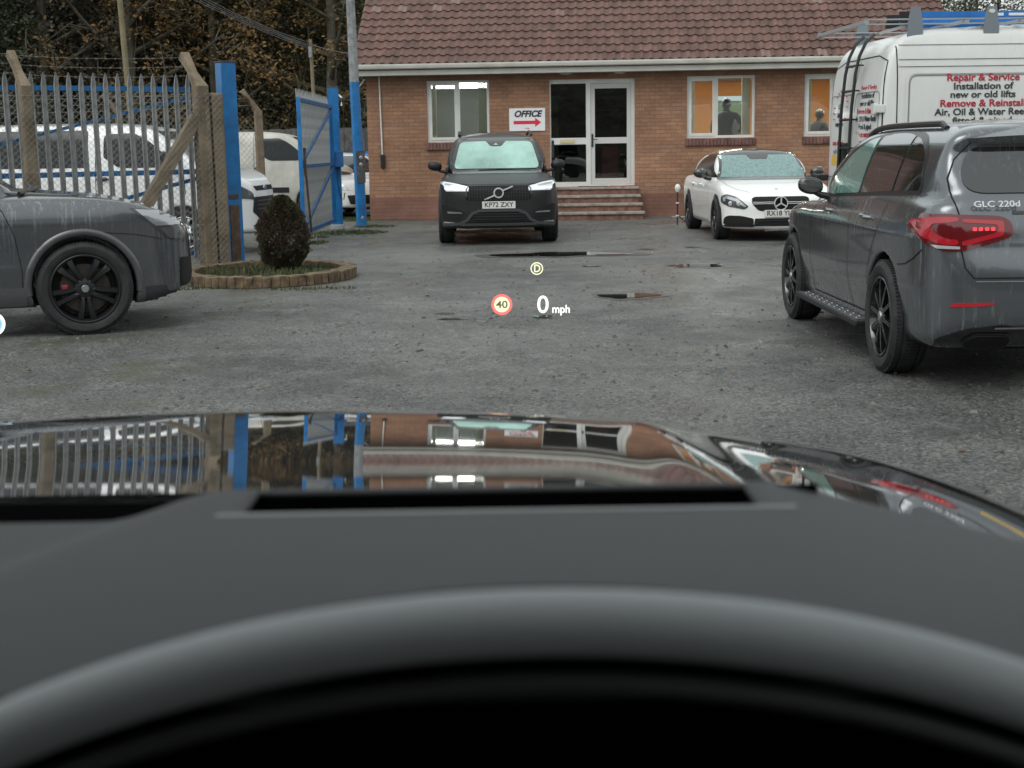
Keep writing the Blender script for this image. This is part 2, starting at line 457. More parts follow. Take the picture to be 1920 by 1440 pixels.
def plate(root, x, y, z, view, s, m=None, wd=.52):
    """number plate as a part with its lettering as a sub-part; view gives the way it faces"""
    fx = {'front': (0, 1, 0), 'rear': (0, -1, 0)}[view]
    mb = MB(); mb.bbox(-.004, .012, -wd/2, wd/2, -.0555, .0555, .004)
    o = mb.build('number_plate', m or PLW, root); o.location = (x, y, z)
    if view == 'rear': o.rotation_euler = (0, 0, math.pi)
    if s: text(s, 'plate_lettering', .105, INK, o, frame_m((.0135, 0, .001), (0, 1, 0), (0, 0, 1)), bold=.012, width=wd*.86)
    return o
def vehicle(sp, name, label, cat, loc, rz, paintm, h, wkey, group=None, steer=0):
    root = thing(name, label, cat, loc, rz, group)
    sol = Solid(sp); Wd = sp['W']/2
    me = solid_mesh(sol, (0, -Wd, sp['z0']), (sp['L'], Wd, sp['H']), h)
    sh = Shell(me, root)
    link('body', me, paintm, root)
    # dark wheel housings and floor so that nothing shows through
    mb = MB(); mb.box(.35, sp['L']-.35, -sp['ain']+.02, sp['ain']-.02, sp['z0']+.03, sp['z0']+.25)
    mb.build('underbody', GAP, root)
    d = wheel_data(*wkey)
    for ax in sp['axles']:
        for left in (True, False):
            y = sp['tr'] if left else -sp['tr']
            place_wheel(d, root, ax, y, sp['wr'], left, steer if ax == max(sp['axles']) else 0)
    sh.paint = paintm
    return root, sh
def arches(sh, sp, m, r0, r1, sides=('left', 'right'), a0=-8, a1=188):
    for ax in sp['axles']:
        cz = sp['wr']+sp.get('az', .01)
        for v in sides:
            mb = MB(); N = 40; rows = []
            for i in range(N+1):
                t = R(a0+(a1-a0)*i/N); row = []
                for r_, of in ((r0-.004, -.03), (r0, .010), ((r0+r1)/2, .014), (r1-.004, .008), (r1, -.004)):
                    hh = sh.cast(ax+max(r_, r0+.012)*math.cos(t), cz+max(r_, r0+.012)*math.sin(t), v)
                    if hh is None or abs(hh[0].y) < sp['W']*.40: row = None; break
                    s_ = 1 if v == 'left' else -1
                    row.append((ax+r_*math.cos(t), hh[0].y+s_*of, cz+r_*math.sin(t)))
                rows.append(row)
            for a, b in zip(rows[:-1], rows[1:]):
                if a and b:
                    mb.add(a+b, [(k, k+1, k+6, k+5) for k in range(4)])
            if mb.v:
                o = mb.build('wheel_arch_trim', m, sh.root, smooth=False)
                o.data.polygons.foreach_set('use_smooth', [True]*len(o.data.polygons))
def mirror_patches(sh, name, poly, m, **k):
    for v in ('left', 'right'): sh.patch(name, poly, v, m, **k)
def fmir(sh, name, poly, view, m, **k):
    sh.patch(name, poly, view, m, **k); sh.patch(name, [(-a, b, *c) for a, b, *c in poly][::-1], view, m, **k)
def gaps(sh, items, w=.007):
    for view, path, *c in items:
        mb = MB(); sh.strip(mb, path, view, w, closed=bool(c))
        if mb.v: mb.build('panel_gap', GAP, sh.root, fix=False)
def door_mirror(root, x, y, z, left, m, glassm, s=1.0):
    sg = 1 if left else -1
    bm = bmesh.new(); bmesh.ops.create_icosphere(bm, subdivisions=3, radius=1)
    for v in bm.verts:
        c = v.co; sx = .085 if c.x > 0 else .03
        v.co = Vector((c.x*sx, c.y*.125*(1 if abs(c.y) < 2 else 1), (abs(c.z)**.75)*math.copysign(1, c.z)*.085+c.y*.012))
    bm.transform(Matrix.Translation((0, 0, 0)) @ Matrix.Diagonal((s, s*sg, s, 1)))
    if sg < 0: bmesh.ops.reverse_faces(bm, faces=bm.faces[:])
    me = bpy.data.meshes.new('door_mirror'); bm.to_mesh(me); bm.free()
    o = link('door_mirror', me, m, root, (x, y+sg*.17*s, z+.09*s), smooth=True)
    mb = MB(); mb.lathe([(0, -.036), (.9, -.034), (1, -.028), (1, .0)], 28, axis='X'); 
    mb.v = [(a, b*.108*s, c*.068*s+b*.008) for a, b, c in mb.v]
    mb.build('mirror_glass', glassm, o, smooth=True)
    mb = MB(); mb.tube([(-.01, -sg*.20*s, -.11*s), (.0, -sg*.10*s, -.09*s), (0, -sg*.04*s, -.06*s)], [.03, .026, .022], 10); mb.build('mirror_arm', BLK, o, smooth=True)
    return o
def handle(sh, x, z, m, view, w=.2):
    hh = sh.cast(x, z, view)
    if not hh: return
    s_ = 1 if view == 'left' else -1; y = hh[0].y
    mb = MB(); mb.tube([(x-w/2, y-s_*.01, z-.004), (x-w/2+.03, y+s_*.032, z), (x, y+s_*.04, z+.003), (x+w/2-.03, y+s_*.032, z+.003), (x+w/2, y-s_*.005, z)], [.012, .015, .016, .015, .012], 8)
    o = mb.build('door_handle', m, sh.root, smooth=True)
    sh.patch('handle_recess', [(x-w*.4, z-.03), (x+w*.4, z-.03), (x+w*.4, z+.03), (x-w*.4, z+.03)], view, GAP if m is BLK else sh.paint, r=.03, off=.001, skirt=0)
def light_strip(sh, name, poly, view, m, **k): return sh.patch(name, poly, view, m, **k)
# ================================================================ VEHICLES
# ---- grey SUV on the right, seen from behind
SUV = dict(L=4.66, W=1.89, H=1.66, z0=.2, wr=.37, arch=.405, az=.015, ain=.60, tr=.94, axles=(.95, 3.83), k=.07, kg=.07, kb=.05,
  side=[(.16, .27, 1), (.03, .40), (0, .56), (.015, .72), (.06, .88), (.10, 1.06), (.20, 1.19), (1.0, 1.18), (2.2, 1.10), (3.1, 1.04), (3.5, 1.03), (4.0, .965), (4.4, .86), (4.60, .72), (4.66, .52), (4.62, .33), (4.48, .23, 1), (3.0, .24), (1.0, .25)],
  plan=[(-.001, -.3), (0, .40), (.035, .64), (.13, .82), (.35, .915), (.8, .945), (1.5, .945), (3.4, .945), (3.9, .93), (4.25, .86), (4.5, .70), (4.62, .45), (4.66, .2), (4.66, -.3)],
  sect=[(0, .2, 1), (.84, .22, 1), (.885, .30), (.90, .42), (.925, .52), (.945, .61, 1), (.936, .78), (.945, .93, 1), (.905, 1.03), (.83, 1.14), (.5, 1.19), (0, 1.21), (-.3, .7)],
  gside=[(.09, .9, 1), (.11, 1.03), (.20, 1.22), (.30, 1.42), (.30, 1.545), (.42, 1.60), (.9, 1.635), (1.5, 1.645), (2.05, 1.62), (2.45, 1.55), (2.85, 1.35), (3.35, 1.03), (3.5, .9, 1)],
  gplan=[(.05, -.3), (.06, .45), (.16, .70), (.45, .83), (1.0, .88), (2.4, .88), (2.9, .84), (3.25, .70), (3.45, .4), (3.5, 0), (3.5, -.3)],
  gsect=[(0, .8, 1), (.90, .85, 1), (.885, 1.0), (.83, 1.20), (.77, 1.38), (.70, 1.52), (.58, 1.60), (.35, 1.64), (0, 1.655), (-.3, 1.2)])
PG = paint('graphite_paint', (.150, .160, .172), .75, .23, streak=.6)
rim_b = mat('black_rim', (.05, .05, .052), .18, metal=.8, coat=.6)
rim_b2 = mat('satin_black_rim', (.018, .019, .021), .38, metal=.3)
def suv_right():
    root, sh = vehicle(SUV, 'parked_suv', 'dark grey SUV parked nose away on the right, red tail lamp showing, streaked with rain', 'car',
        (3.37, 7.97, 0), R(90), PG, .018, ('suv', .37, .235, .262, 'multi', rim_b))
    # side glass: teal front window, dark rear windows
    TR = mat('black_trim', (.01, .01, .011), .3)
    mirror_patches(sh, 'window_surround', [(.52, 1.175, .06), (.50, 1.25), (.60, 1.44, .12), (.86, 1.555, .2), (1.6, 1.575, .2), (2.15, 1.545, .2), (2.5, 1.44, .1), (3.14, 1.075, .02)], TR, r=.05, off=.002)
    tl = mat('teal_reflection_side_glass', (.12, .27, .235), .12, coat=1, streak=.8)  # bright teal light in this window is painted into its colour
    mirror_patches(sh, 'front_side_window', [(1.93, 1.145), (1.93, 1.535, .03), (2.12, 1.52, .1), (2.46, 1.42, .05), (2.98, 1.105)], tl, r=.02, off=.006)
    mirror_patches(sh, 'rear_side_window', [(1.10, 1.18), (1.09, 1.535), (1.32, 1.555, .1), (1.86, 1.54), (1.86, 1.148)], GLS, r=.02, off=.006)
    mirror_patches(sh, 'quarter_window', [(.57, 1.20), (.56, 1.28, .1), (.66, 1.43, .1), (.90, 1.515, .1), (1.05, 1.53), (1.05, 1.183)], GLS, r=.02, off=.006)
    sh.patch('windscreen', [(-.70, 1.06), (.70, 1.06), (.60, 1.52), (-.60, 1.52)], 'front', REFL, r=.08, off=.004)
    # tailgate: its glass, badge, gap, spoiler
    sh.patch('rear_window', [(-.62, 1.19, .10), (.62, 1.19, .10), (.69, 1.29), (.60, 1.48, .1), (-.60, 1.48, .1), (-.69, 1.29)], 'rear', GLS, r=.08, off=.006)
    mb = MB(); P = []
    for i in range(17):
        y = -.62+1.24*i/16; P.append((.30-.10*(1-(y/.62)**2)-.02, y, 1.515+.02*(1-(y/.62)**2)))
    for a, b in zip(P[:-1], P[1:]):
        mb.add([a, b, (b[0]+.22, b[1], b[2]+.075), (a[0]+.22, a[1], a[2]+.075), (a[0]+.02, a[1], a[2]-.03), (b[0]+.02, b[1], b[2]-.03)], [(0, 1, 2, 3), (1, 0, 4, 5)])
    mb.build('roof_spoiler', PG, root, smooth=True)
    for sg in (1, -1):
        sh.patch('tail_lamp', [(.06, .885, .01), (.26, .925, .05), (.33, 1.0, .05), (.30, 1.075, .03), (.06, 1.075, .01)], 'left' if sg > 0 else 'right', DRED, r=.04, off=.012, grid=.03)
        P = [(sg*.915, 1.0, .05), (sg*.895, .92), (sg*.82, .86), (sg*.70, .855), (sg*.50, .91), (sg*.40, .945, .04), (sg*.415, 1.03), (sg*.48, 1.06), (sg*.86, 1.075)]
        if sg < 0: P = P[::-1]
        t = sh.patch('tail_lamp', P, 'rear', DRED, r=.04, off=.012, grid=.03)
        t.name = 'tail_lamp'
        Q = [(sg*.905, 1.03), (sg*.89, .94), (sg*.80, .895), (sg*.72, .893), (sg*.72, .925), (sg*.80, .935), (sg*.85, .975), (sg*.85, 1.02), (sg*.72, 1.03), (sg*.72, 1.055), (sg*.85, 1.058)]
        sh.patch('tail_lamp_glow', Q if sg > 0 else Q[::-1], 'rear', RED, r=.03, off=.016, parent=t, grid=.03)
        Q = [(sg*.70, .885), (sg*.46, .948), (sg*.46, 1.03), (sg*.70, 1.045), (sg*.70, 1.025), (sg*.495, 1.01), (sg*.495, .965), (sg*.70, .915)]
        sh.patch('tail_lamp_glow', Q if sg > 0 else Q[::-1], 'rear', RED, r=.02, off=.016, parent=t, grid=.03)
        mb = MB()
        Q = [(sg*.82, .873), (sg*.71, .868), (sg*.71, .884), (sg*.85, .895)]
        sh.patch('reversing_lens', Q if sg > 0 else Q[::-1], 'rear', LENS, r=.008, off=.019, parent=t, grid=.03)
        for k in range(4):
            y = sg*(.63-.035*k); q = [(y-.011, .975), (y+.011, .975), (y+.011, .995), (y-.011, .995)]
            sh.patch('lamp_segment', q, 'rear', mat('bright_red', (.8, .05, .06), .3, emit=(1, .06, .08), es=.45), r=.004, off=.019, parent=t, grid=.03)
        q = [(sg*.76, .528), (sg*.56, .535), (sg*.50, .548), (sg*.52, .556), (sg*.74, .552)]
        sh.patch('bumper_reflector', q if sg > 0 else q[::-1], 'rear', RED, r=.008, off=.006, grid=.03)
        q = [(sg*.66, .28), (sg*.40, .28), (sg*.37, .33), (sg*.40, .375), (sg*.62, .375), (sg*.68, .33)]
        e = sh.patch('exhaust_trim', q if sg > 0 else q[::-1], 'rear', GBLK, r=.03, off=.02, grid=.03)
        if e: sh.patch('exhaust_opening', [(a*.985 if abs(a) > .5 else a*1.05, .33+(b-.33)*.8) for a, b in (q if sg > 0 else q[::-1])], 'rear', GAP, r=.03, off=.026, grid=.03, parent=e)
    sh.patch('rear_diffuser', [(-.80, .25), (.80, .25), (.83, .33), (.66, .40), (.45, .425), (.30, .39), (-.30, .39), (-.45, .425), (-.66, .40), (-.83, .33)], 'rear', GBLK, r=.04, off=.008)
    G = [('rear', [(.60, 1.49), (.70, 1.39), (.745, 1.28), (.73, 1.14), (.71, 1.06), (.705, .88), (.68, .76), (.63, .70), (-.63, .70), (-.68, .76), (-.705, .88), (-.71, 1.06), (-.73, 1.14), (-.745, 1.28), (-.70, 1.39), (-.60, 1.49)])]
    for v in ('left', 'right'):
        G += [(v, [(1.88, 1.08), (1.90, .8), (1.885, .45), (1.80, .34)]), (v, [(1.05, 1.1), (1.10, .95), (1.28, .78), (1.34, .62), (1.345, .36)]),
              (v, [(3.02, 1.06), (3.10, .95), (3.12, .6), (3.05, .34)]), (v, [(1.345, .345), (3.05, .335)]), (v, [(.62, .74), (.48, .755), (.34, .80), (.24, .86)])]
    gaps(sh, G, .008)
    mb = MB(); sh.strip(mb, [(-.40, 1.078), (.40, 1.078)], 'rear', .018, .006); mb.build('tailgate_strip', GBLK, root, fix=False)
    mb = MB(); sh.strip(mb, [(-.50, .405), (.50, .405)], 'rear', .010, .014); mb.build('bumper_strip', SIL, root, fix=False)
    mb = MB(); sh.strip(mb, [(-.62, .68), (.62, .68)], 'rear', .006, .005); mb.build('bumper_strip', SIL, root, fix=False)
    # shoulder crease as a bright-edged fold along the doors
    for v in ('left', 'right'):
        for x in (1.45, 2.55): handle(sh, x, 1.0, PG, v)
    for left in (True, False): door_mirror(root, 2.88, .85 if left else -.85, 1.10, left, GBLK, mat('mirror_glass', (.10, .105, .10), .15, metal=.3), .80)
    # roof rails
    for sg in (1, -1):
        mb = MB(); pts = []
        for i in range(21):
            t = i/20; x = .70+t*1.95; z = 1.60+.055*math.sin(math.pi*t)**.5+(.02 if t < .5 else -.02*(t-.5)*4)
            hh = sh.cast(x, sg*.60, 'top'); pts.append((x, sg*.615, (hh[0].z if hh else z)+(.022 if 0 < i < 20 else -.01)))
        mb.tube(pts, .021, 8); mb.build('roof_rail', TR, root, smooth=True)
    # running boards with studs
    for sg in (1, -1):
        mb = MB(); mb.bbox(1.38, 3.38, min(sg*.80, sg*.985), max(sg*.80, sg*.985), .245, .285, .012)
        s_ = mb.build('running_board', BLK, root)
        mb = MB(); mb.bbox(1.44, 3.32, min(sg*.87, sg*.97), max(sg*.87, sg*.97), .284, .290, .002)
        for k in range(22): mb.lathe([(0, .296), (.012, .296), (.015, .290)], 8, axis='Z', c=(1.52+k*.082, sg*(.90 if k % 2 else .94), 0))
        mb.build('tread_strip', mat('tread_metal', (.16, .165, .17), .4, metal=.6), s_)
    text('GLC 220d', 'tailgate_badge', .052, mat('badge_pale', (.7, .71, .72), .3, metal=.3), root, frame_m((.088, .50, 1.13), (0, -1, 0), (.35, 0, 1)), bold=.006, ext=.004, width=.27)
    plate(root, .045, 0, .78, 'rear', '', PLY)
    o = MB().lathe([(.055, 0), (.06, -.006), (.052, -.01), (.05, 0)], 32, axis='X', c=(.09, 0, 1.0))
    for k in range(3):
        t = R(90+120*k); o.beam((.084, 0, 1.0), (.084, .054*math.cos(t), 1.0+.054*math.sin(t)), .010, .008)
    o.build('star_badge', CHR, root, smooth=True)
    fmir(sh, 'headlight', [(.50, .72), (.86, .76), (.88, .84), (.55, .84)], 'front', LENS, r=.03, off=.008)
    sh.patch('grille', [(-.42, .50), (.42, .50), (.45, .78), (-.45, .78)], 'front', BLK, r=.06, off=.006)
    sh.patch('tow_cover', [(-.02, .2), (.02, .2), (.02, .24)], 'rear', BLK, off=.002, skirt=0) if 0 else None
    return root
suv_right()
# ---- grey coupe SUV on the left, side view
QS = dict(L=5.0, W=2.0, H=1.72, z0=.2, wr=.39, arch=.43, az=.02, ain=.62, tr=.99, axles=(1.02, 4.03), k=.06, kg=.08, kb=.05,
  side=[(.16, .30, 1), (.02, .45), (0, .70), (.05, .95), (.12, 1.12), (.3, 1.16), (1.2, 1.14), (2.4, 1.11), (3.3, 1.18), (3.62, 1.19), (4.1, 1.155), (4.5, 1.08), (4.80, .970, 1), (4.94, .86), (4.985, .64), (5.0, .50), (4.985, .40), (4.90, .335, 1), (4.5, .235, 1), (3.0, .24), (1.0, .25)],
  plan=[(-.001, -.3), (0, .45), (.05, .72), (.2, .9), (.6, .985), (1.5, 1.0), (3.4, .995), (4.1, .99), (4.45, .955), (4.7, .89), (4.86, .77), (4.96, .48), (5.0, .1), (5.0, -.3)],
  sect=[(0, .2, 1), (.90, .22, 1), (.94, .30), (.955, .42), (.985, .58, 1), (.982, .72), (.985, .86), (.995, .93, 1), (.965, 1.05), (.90, 1.15), (.6, 1.205), (0, 1.235), (-.3, .7)],
  gside=[(.25, .9, 1), (.3, 1.12), (.55, 1.32), (1.0, 1.54), (1.6, 1.67), (2.1, 1.70), (2.6, 1.67), (3.0, 1.52), (3.62, 1.12), (3.75, .9, 1)],
  gplan=[(.2, -.3), (.22, .5), (.5, .78), (1.2, .90), (2.7, .92), (3.2, .86), (3.6, .62), (3.72, 0), (3.75, -.3)],
  gsect=[(0, .8, 1), (.94, .88, 1), (.92, 1.05), (.86, 1.25), (.78, 1.48), (.66, 1.62), (.4, 1.69), (0, 1.71), (-.3, 1.2)])
PQ = paint('wet_grey_paint', (.135, .142, .150), .72, .25, streak=.5)
def suv_left():
    root, sh = vehicle(QS, 'parked_suv', 'grey coupe SUV on the left with large black alloy wheel, only its nose in view', 'car',
        (-7.71, 11.47-.42, 0), R(19), PQ, .018, ('q', .39, .25, .285, 'twin5', rim_b2))
    AR = mat('arch_grey', (.11, .113, .118), .35, metal=.4, coat=.4)
    arches(sh, QS, AR, .425, .485)
    mirror_patches(sh, 'side_window', [(.9, 1.16), (1.3, 1.50, .1), (2.0, 1.60, .2), (2.7, 1.56, .1), (3.38, 1.17)], GLS, r=.03)
    sh.patch('windscreen', [(-.78, 1.16), (.78, 1.16), (.62, 1.58), (-.62, 1.58)], 'front', GLS, r=.08)
    for v in ('left', 'right'):
        l = sh.patch('headlight', [(4.43, 1.055, .005), (4.90, 1.0), (4.99, .83), (4.96, .73), (4.74, .775)], v, mat('lamp_surround', (.06, .062, .065), .2, coat=1), r=.02, off=.006, grid=.03)
        sh.patch('headlight_lens', [(4.47, 1.04, .005), (4.88, .995), (4.94, .90), (4.64, .895)], v, mat('lamp_silver', (.42, .43, .44), .12, metal=.5, coat=1), r=.01, off=.012, grid=.03, parent=l)
        sh.patch('headlight_lens', [(4.67, .875), (4.94, .88), (4.95, .765), (4.75, .785)], v, mat('lamp_grey', (.20, .205, .21), .15, metal=.6, coat=1), r=.01, off=.012, grid=.03, parent=l)
        it = sh.patch('bumper_intake', [(4.83, .36), (4.94, .37), (4.95, .60), (4.84, .615)], v, GAP, r=.02, off=.006, grid=.03)
        if it:
            mb = MB()
            for r_ in range(9):
                for c_ in range(4):
                    x = 4.845+c_*.028+(.014 if r_ % 2 else 0); z = .385+r_*.026; hx = [(x+.013*math.cos(R(60*k)), z+.013*math.sin(R(60*k))) for k in range(6)]
                    sh.strip(mb, hx, v, .005, .012, closed=True, step=.02)
            mb.build('honeycomb', BLK, it, fix=False)
        sh.patch('bumper_blade', [(4.80, .30), (4.97, .335), (4.98, .37), (4.83, .345)], v, SIL, r=.01, off=.010, grid=.03)
        sh.patch('lower_splitter', [(4.52, .235), (4.90, .29), (4.97, .325), (4.72, .335), (4.70, .39), (4.53, .385)], v, mat('satin_grey', (.05, .052, .056), .4, metal=.4), r=.008, off=.008, grid=.03)
        sh.patch('sill_trim', [(1.50, .27), (3.56, .27), (3.56, .42), (1.5, .42)], v, AR, r=.01, off=.012)
        sh.patch('side_marker', [(4.46, .81), (4.47, .81), (4.47, .82)], v, BLK, r=0, off=.004) if 0 else None
    sh.patch('grille', [(-.45, .36), (.45, .36), (.54, .62), (.45, .82), (-.45, .82), (-.54, .62)], 'front', BLK, r=.06, off=.008)
    mb = MB()
    for k in range(9): sh.strip(mb, [(-.4+k*.10, .38), (-.4+k*.10, .81)], 'front', .02, .016)
    mb.build('grille_bars', GBLK, root, fix=False)
    rings = MB()
    for k in range(4):
        c = (5.003, -.18+.12*k, .78); rings.lathe([(.062, -.012), (.068, .0), (.074, -.012)], 32, axis='X', c=c)
    rings.build('ring_badge', CHR, root, smooth=True)
    G = []
    for v in ('left', 'right'):
        G += [(v, [(3.30, 1.18), (3.42, 1.05), (3.50, .85), (3.54, .55), (3.53, .30)]), (v, [(2.15, 1.13), (2.2, .8), (2.16, .30)]), (v, [(4.10, .865), (4.47, .83), (4.70, .78)])]
    G += [('top', [(3.66, .80), (4.1, .86), (4.55, .80), (4.84, .66)]), ('top', [(3.66, -.80), (4.1, -.86), (4.55, -.80), (4.84, -.66)])]
    gaps(sh, G, .006)
    # wipers and scuttle at the base of the windscreen
    mb = MB(); mb.tube([(3.62, -.70, 1.20), (3.66, -.3, 1.235), (3.64, .2, 1.235)], .013, 6); mb.tube([(3.56, -.8, 1.19), (3.68, -.55, 1.215), (3.70, -.2, 1.225)], .02, 6)
    mb.build('wiper', BLK, root)
    # front right brake caliper in red
    mb = MB(); mb.bbox(-.19, -.135, .05, .12, -.02, .035, .01); c = mb.build('brake_caliper', mat('caliper_red', (.35, .02, .03), .35, coat=.5), root); c.location = (4.03, -.985, .39)
    for v in ('left', 'right'): handle(sh, 2.4, 1.0, PQ, v)
    for left in (True, False): door_mirror(root, 3.25, .93 if left else -.93, 1.12, left, GBLK, GLS)
    return root
suv_left()
# ---- black SUV facing the camera
VS = dict(L=4.95, W=1.93, H=1.78, z0=.22, wr=.38, arch=.42, az=.02, ain=.60, tr=.955, axles=(1.08, 4.07), k=.07, kg=.08, kb=.05,
  side=[(.12, .30, 1), (.0, .5), (0, .8), (.08, 1.1), (.3, 1.17), (1.5, 1.15), (3.0, 1.10), (3.5, 1.10), (3.8, 1.11), (4.2, 1.07), (4.6, 1.005), (4.84, .95, 1), (4.91, .83), (4.94, .60), (4.95, .42), (4.90, .27, 1), (4.4, .24), (1.0, .27)],
  plan=[(-.001, -.3), (0, .5), (.06, .8), (.3, .93), (1.0, .965), (3.6, .965), (4.2, .955), (4.58, .91), (4.80, .82), (4.90, .62), (4.94, .35), (4.95, 0), (4.95, -.3)],
  sect=[(0, .2, 1), (.90, .24, 1), (.93, .32), (.945, .5), (.965, .7), (.965, .82), (.94, .94), (.89, 1.04), (.80, 1.11), (.5, 1.145), (0, 1.16), (-.3, .7)],
  gside=[(.2, .9, 1), (.22, 1.2), (.35, 1.6), (.6, 1.74), (1.4, 1.775), (2.2, 1.775), (2.75, 1.71), (3.1, 1.58), (3.72, 1.13), (3.85, .9, 1)],
  gplan=[(.15, -.3), (.16, .5), (.4, .84), (1.2, .90), (2.7, .90), (3.3, .84), (3.65, .66), (3.8, 0), (3.8, -.3)],
  gsect=[(0, .8, 1), (.92, .88, 1), (.90, 1.05), (.84, 1.28), (.75, 1.52), (.66, 1.67), (.45, 1.745), (0, 1.77), (-.3, 1.2)])
PV = paint('black_paint', (.0045, .0048, .0055), .0, .45, streak=.10, coat=.22, cr=.2)
def suv_black():
    root, sh = vehicle(VS, 'parked_suv', 'black SUV parked facing the camera in front of the office window, pale green windscreen', 'car',
        (-.29, 26.38, 0), R(-88.5), PV, .02, ('v', .38, .24, .27, 'five', rim_b))
    arches(sh, VS, BLK, .415, .46)
    sh.patch('windscreen_surround', [(-.80, 1.10), (.80, 1.10), (.80, 1.18), (.62, 1.68), (-.62, 1.68), (-.80, 1.18)], 'front', GBLK, r=.06, off=.003)
    sh.patch('windscreen', [(-.71, 1.175, .09), (.71, 1.175, .09), (.60, 1.61, .08), (.17, 1.62, .02), (.09, 1.53, .03), (-.09, 1.53, .03), (-.17, 1.62, .02), (-.60, 1.61, .08)], 'front', mat('teal_reflection_windscreen', (.28, .45, .395), .28, var=.34, vs_=1.4, streak=.35, coat=.4, cr=.2), r=.06, off=.007)  # pale teal reflection painted into the windscreen's own colour
    sh.patch('mirror_sensor', [(-.04, 1.555), (.04, 1.555), (0, 1.585)], 'front', LENS, r=.004, off=.008, skirt=0)
    mirror_patches(sh, 'side_window', [(.55, 1.2), (.7, 1.6, .1), (2.5, 1.62, .1), (2.95, 1.5), (3.5, 1.2)], GLS, r=.05)
    for sg in (1, -1):
        P = [(sg*.465, .845), (sg*.47, .915), (sg*.70, .965), (sg*.915, 1.00, .01), (sg*.925, .965, .01), (sg*.86, .945), (sg*.82, .85)]
        l = sh.patch('headlight', P if sg > 0 else P[::-1], 'front', mat('lamp_bright', (.75, .77, .80), .12, metal=.2, coat=1, emit=(.8, .85, .9), es=.12), r=.018, off=.010, grid=.03)
        P = [(sg*.55, .862), (sg*.55, .885), (sg*.84, .905), (sg*.835, .875)]
        sh.patch('daytime_lamp', P if sg > 0 else P[::-1], 'front', WLENS, r=.004, off=.015, grid=.03, parent=l)
        P = [(sg*.62, .915), (sg*.62, .935), (sg*.84, .965), (sg*.84, .945)]
        sh.patch('lamp_reflector', P if sg > 0 else P[::-1], 'front', SIL, r=.004, off=.015, grid=.03, parent=l)
        P = [(sg*.88, .36), (sg*.90, .62), (sg*.86, .64), (sg*.60, .56), (sg*.52, .50), (sg*.60, .43), (sg*.84, .40)]
        it = sh.patch('fog_intake', P if sg > 0 else P[::-1], 'front', GAP, r=.02, off=.005)
        P = [(sg*.80, .505), (sg*.80, .535), (sg*.60, .525), (sg*.56, .50)]
        sh.patch('fog_lamp', P if sg > 0 else P[::-1], 'front', mat('dull_lens', (.16, .165, .17), .2, coat=1), r=.008, off=.012, parent=it)
        P = [(sg*.86, .345), (sg*.86, .372), (sg*.70, .365), (sg*.70, .345)]
        sh.patch('daylight_strip', P if sg > 0 else P[::-1], 'front', LENS, r=.004, off=.012, parent=it)
    gr = sh.patch('grille', [(-.47, .70), (.47, .70), (.50, .75), (.50, .88), (.47, .915), (-.47, .915), (-.50, .88), (-.50, .75)], 'front', GAP, r=.03, off=.006)
    mb = MB()
    for k in range(22): sh.strip(mb, [(-.46+k*.0438, .71), (-.46+k*.0438, .905)], 'front', .010, .014)
    for z in (.76, .81, .86): sh.strip(mb, [(-.48, z), (.48, z)], 'front', .006, .014)
    mb.build('grille_bars', mat('bar_black', (.012, .012, .013), .5), gr, fix=False)
    mb = MB(); sh.strip(mb, [(-.49, .705), (-.505, .76), (-.505, .87), (-.47, .925), (.47, .925), (.505, .87), (.505, .76), (.49, .705)], 'front', .018, .014); mb.build('grille_frame', GBLK, gr, fix=False)
    lg = sh.patch('lower_grille', [(-.36, .37), (.36, .37), (.46, .44), (.40, .53), (-.40, .53), (-.46, .44)], 'front', GAP, r=.02, off=.006)
    mb = MB()
    for z in (.41, .45, .49): sh.strip(mb, [(-.42, z), (.42, z)], 'front', .012, .014)
    mb.build('grille_bars', mat('satin_black', (.02, .021, .023), .35), lg, fix=False)
    mb = MB(); pts = [(-.90, .33), (-.62, .345), (-.50, .40), (-.42, .50), (-.30, .545), (.30, .545), (.42, .50), (.50, .40), (.62, .345), (.90, .33)]
    sh.strip(mb, pts, 'front', .045, .022); sh.strip(mb, [(-.60, .335), (.60, .335)], 'front', .04, .026)
    mb.build('bumper_moulding', mat('satin_trim', (.05, .052, .056), .28, coat=.6), root, fix=False)
    # ring and bar emblem
    mb = MB(); c = sh.cast(0.02, .815, 'front')[0].x
    mb.lathe([(.058, 0), (.062, .018), (.078, .018), (.082, 0)], 36, axis='X', c=(c+.01, 0, .815)); mb.beam((c+.022, .06, .85), (c+.014, .22, .915), .02, .014, up=(1, 0, 0)); mb.beam((c+.022, -.06, .78), (c+.014, -.22, .715), .02, .014, up=(1, 0, 0))
    b = mb.build('grille_emblem', mat('pale_chrome', (.66, .67, .67), .35, metal=.25), root, smooth=True)
    # car's own +y is on the viewer's right, so the bar runs up towards +y
    MB().lathe([(0, .012), (.058, .012), (.06, 0)], 30, axis='X', c=(c+.01, 0, .815)).build('emblem_disc', BLK, b, smooth=True)
    plate(root, sh.cast(0, .62, 'front')[0].x+.02, 0, .63, 'front', 'KP72 ZXY')
    G = [('top', [(4.84, .50), (4.6, .80), (4.2, .875), (3.7, .86)]), ('top', [(4.84, -.50), (4.6, -.80), (4.2, -.875), (3.7, -.86)]), ('front', [(-.80, .955), (-.5, .935), (.5, .935), (.80, .955)]),
         ('top', [(4.7, .42), (4.2, .50), (3.75, .60)]), ('top', [(4.7, -.42), (4.2, -.50), (3.75, -.60)])]
    gaps(sh, G[:3], .008)
    for sg in (1, -1):
        mb = MB(); mb.tube([(x, sg*.62, z) for x, z in ((.5, 1.69), (.8, 1.765), (1.6, 1.795), (2.4, 1.775), (2.65, 1.72))], .022, 8); mb.build('roof_rail', BLK, root, smooth=True)
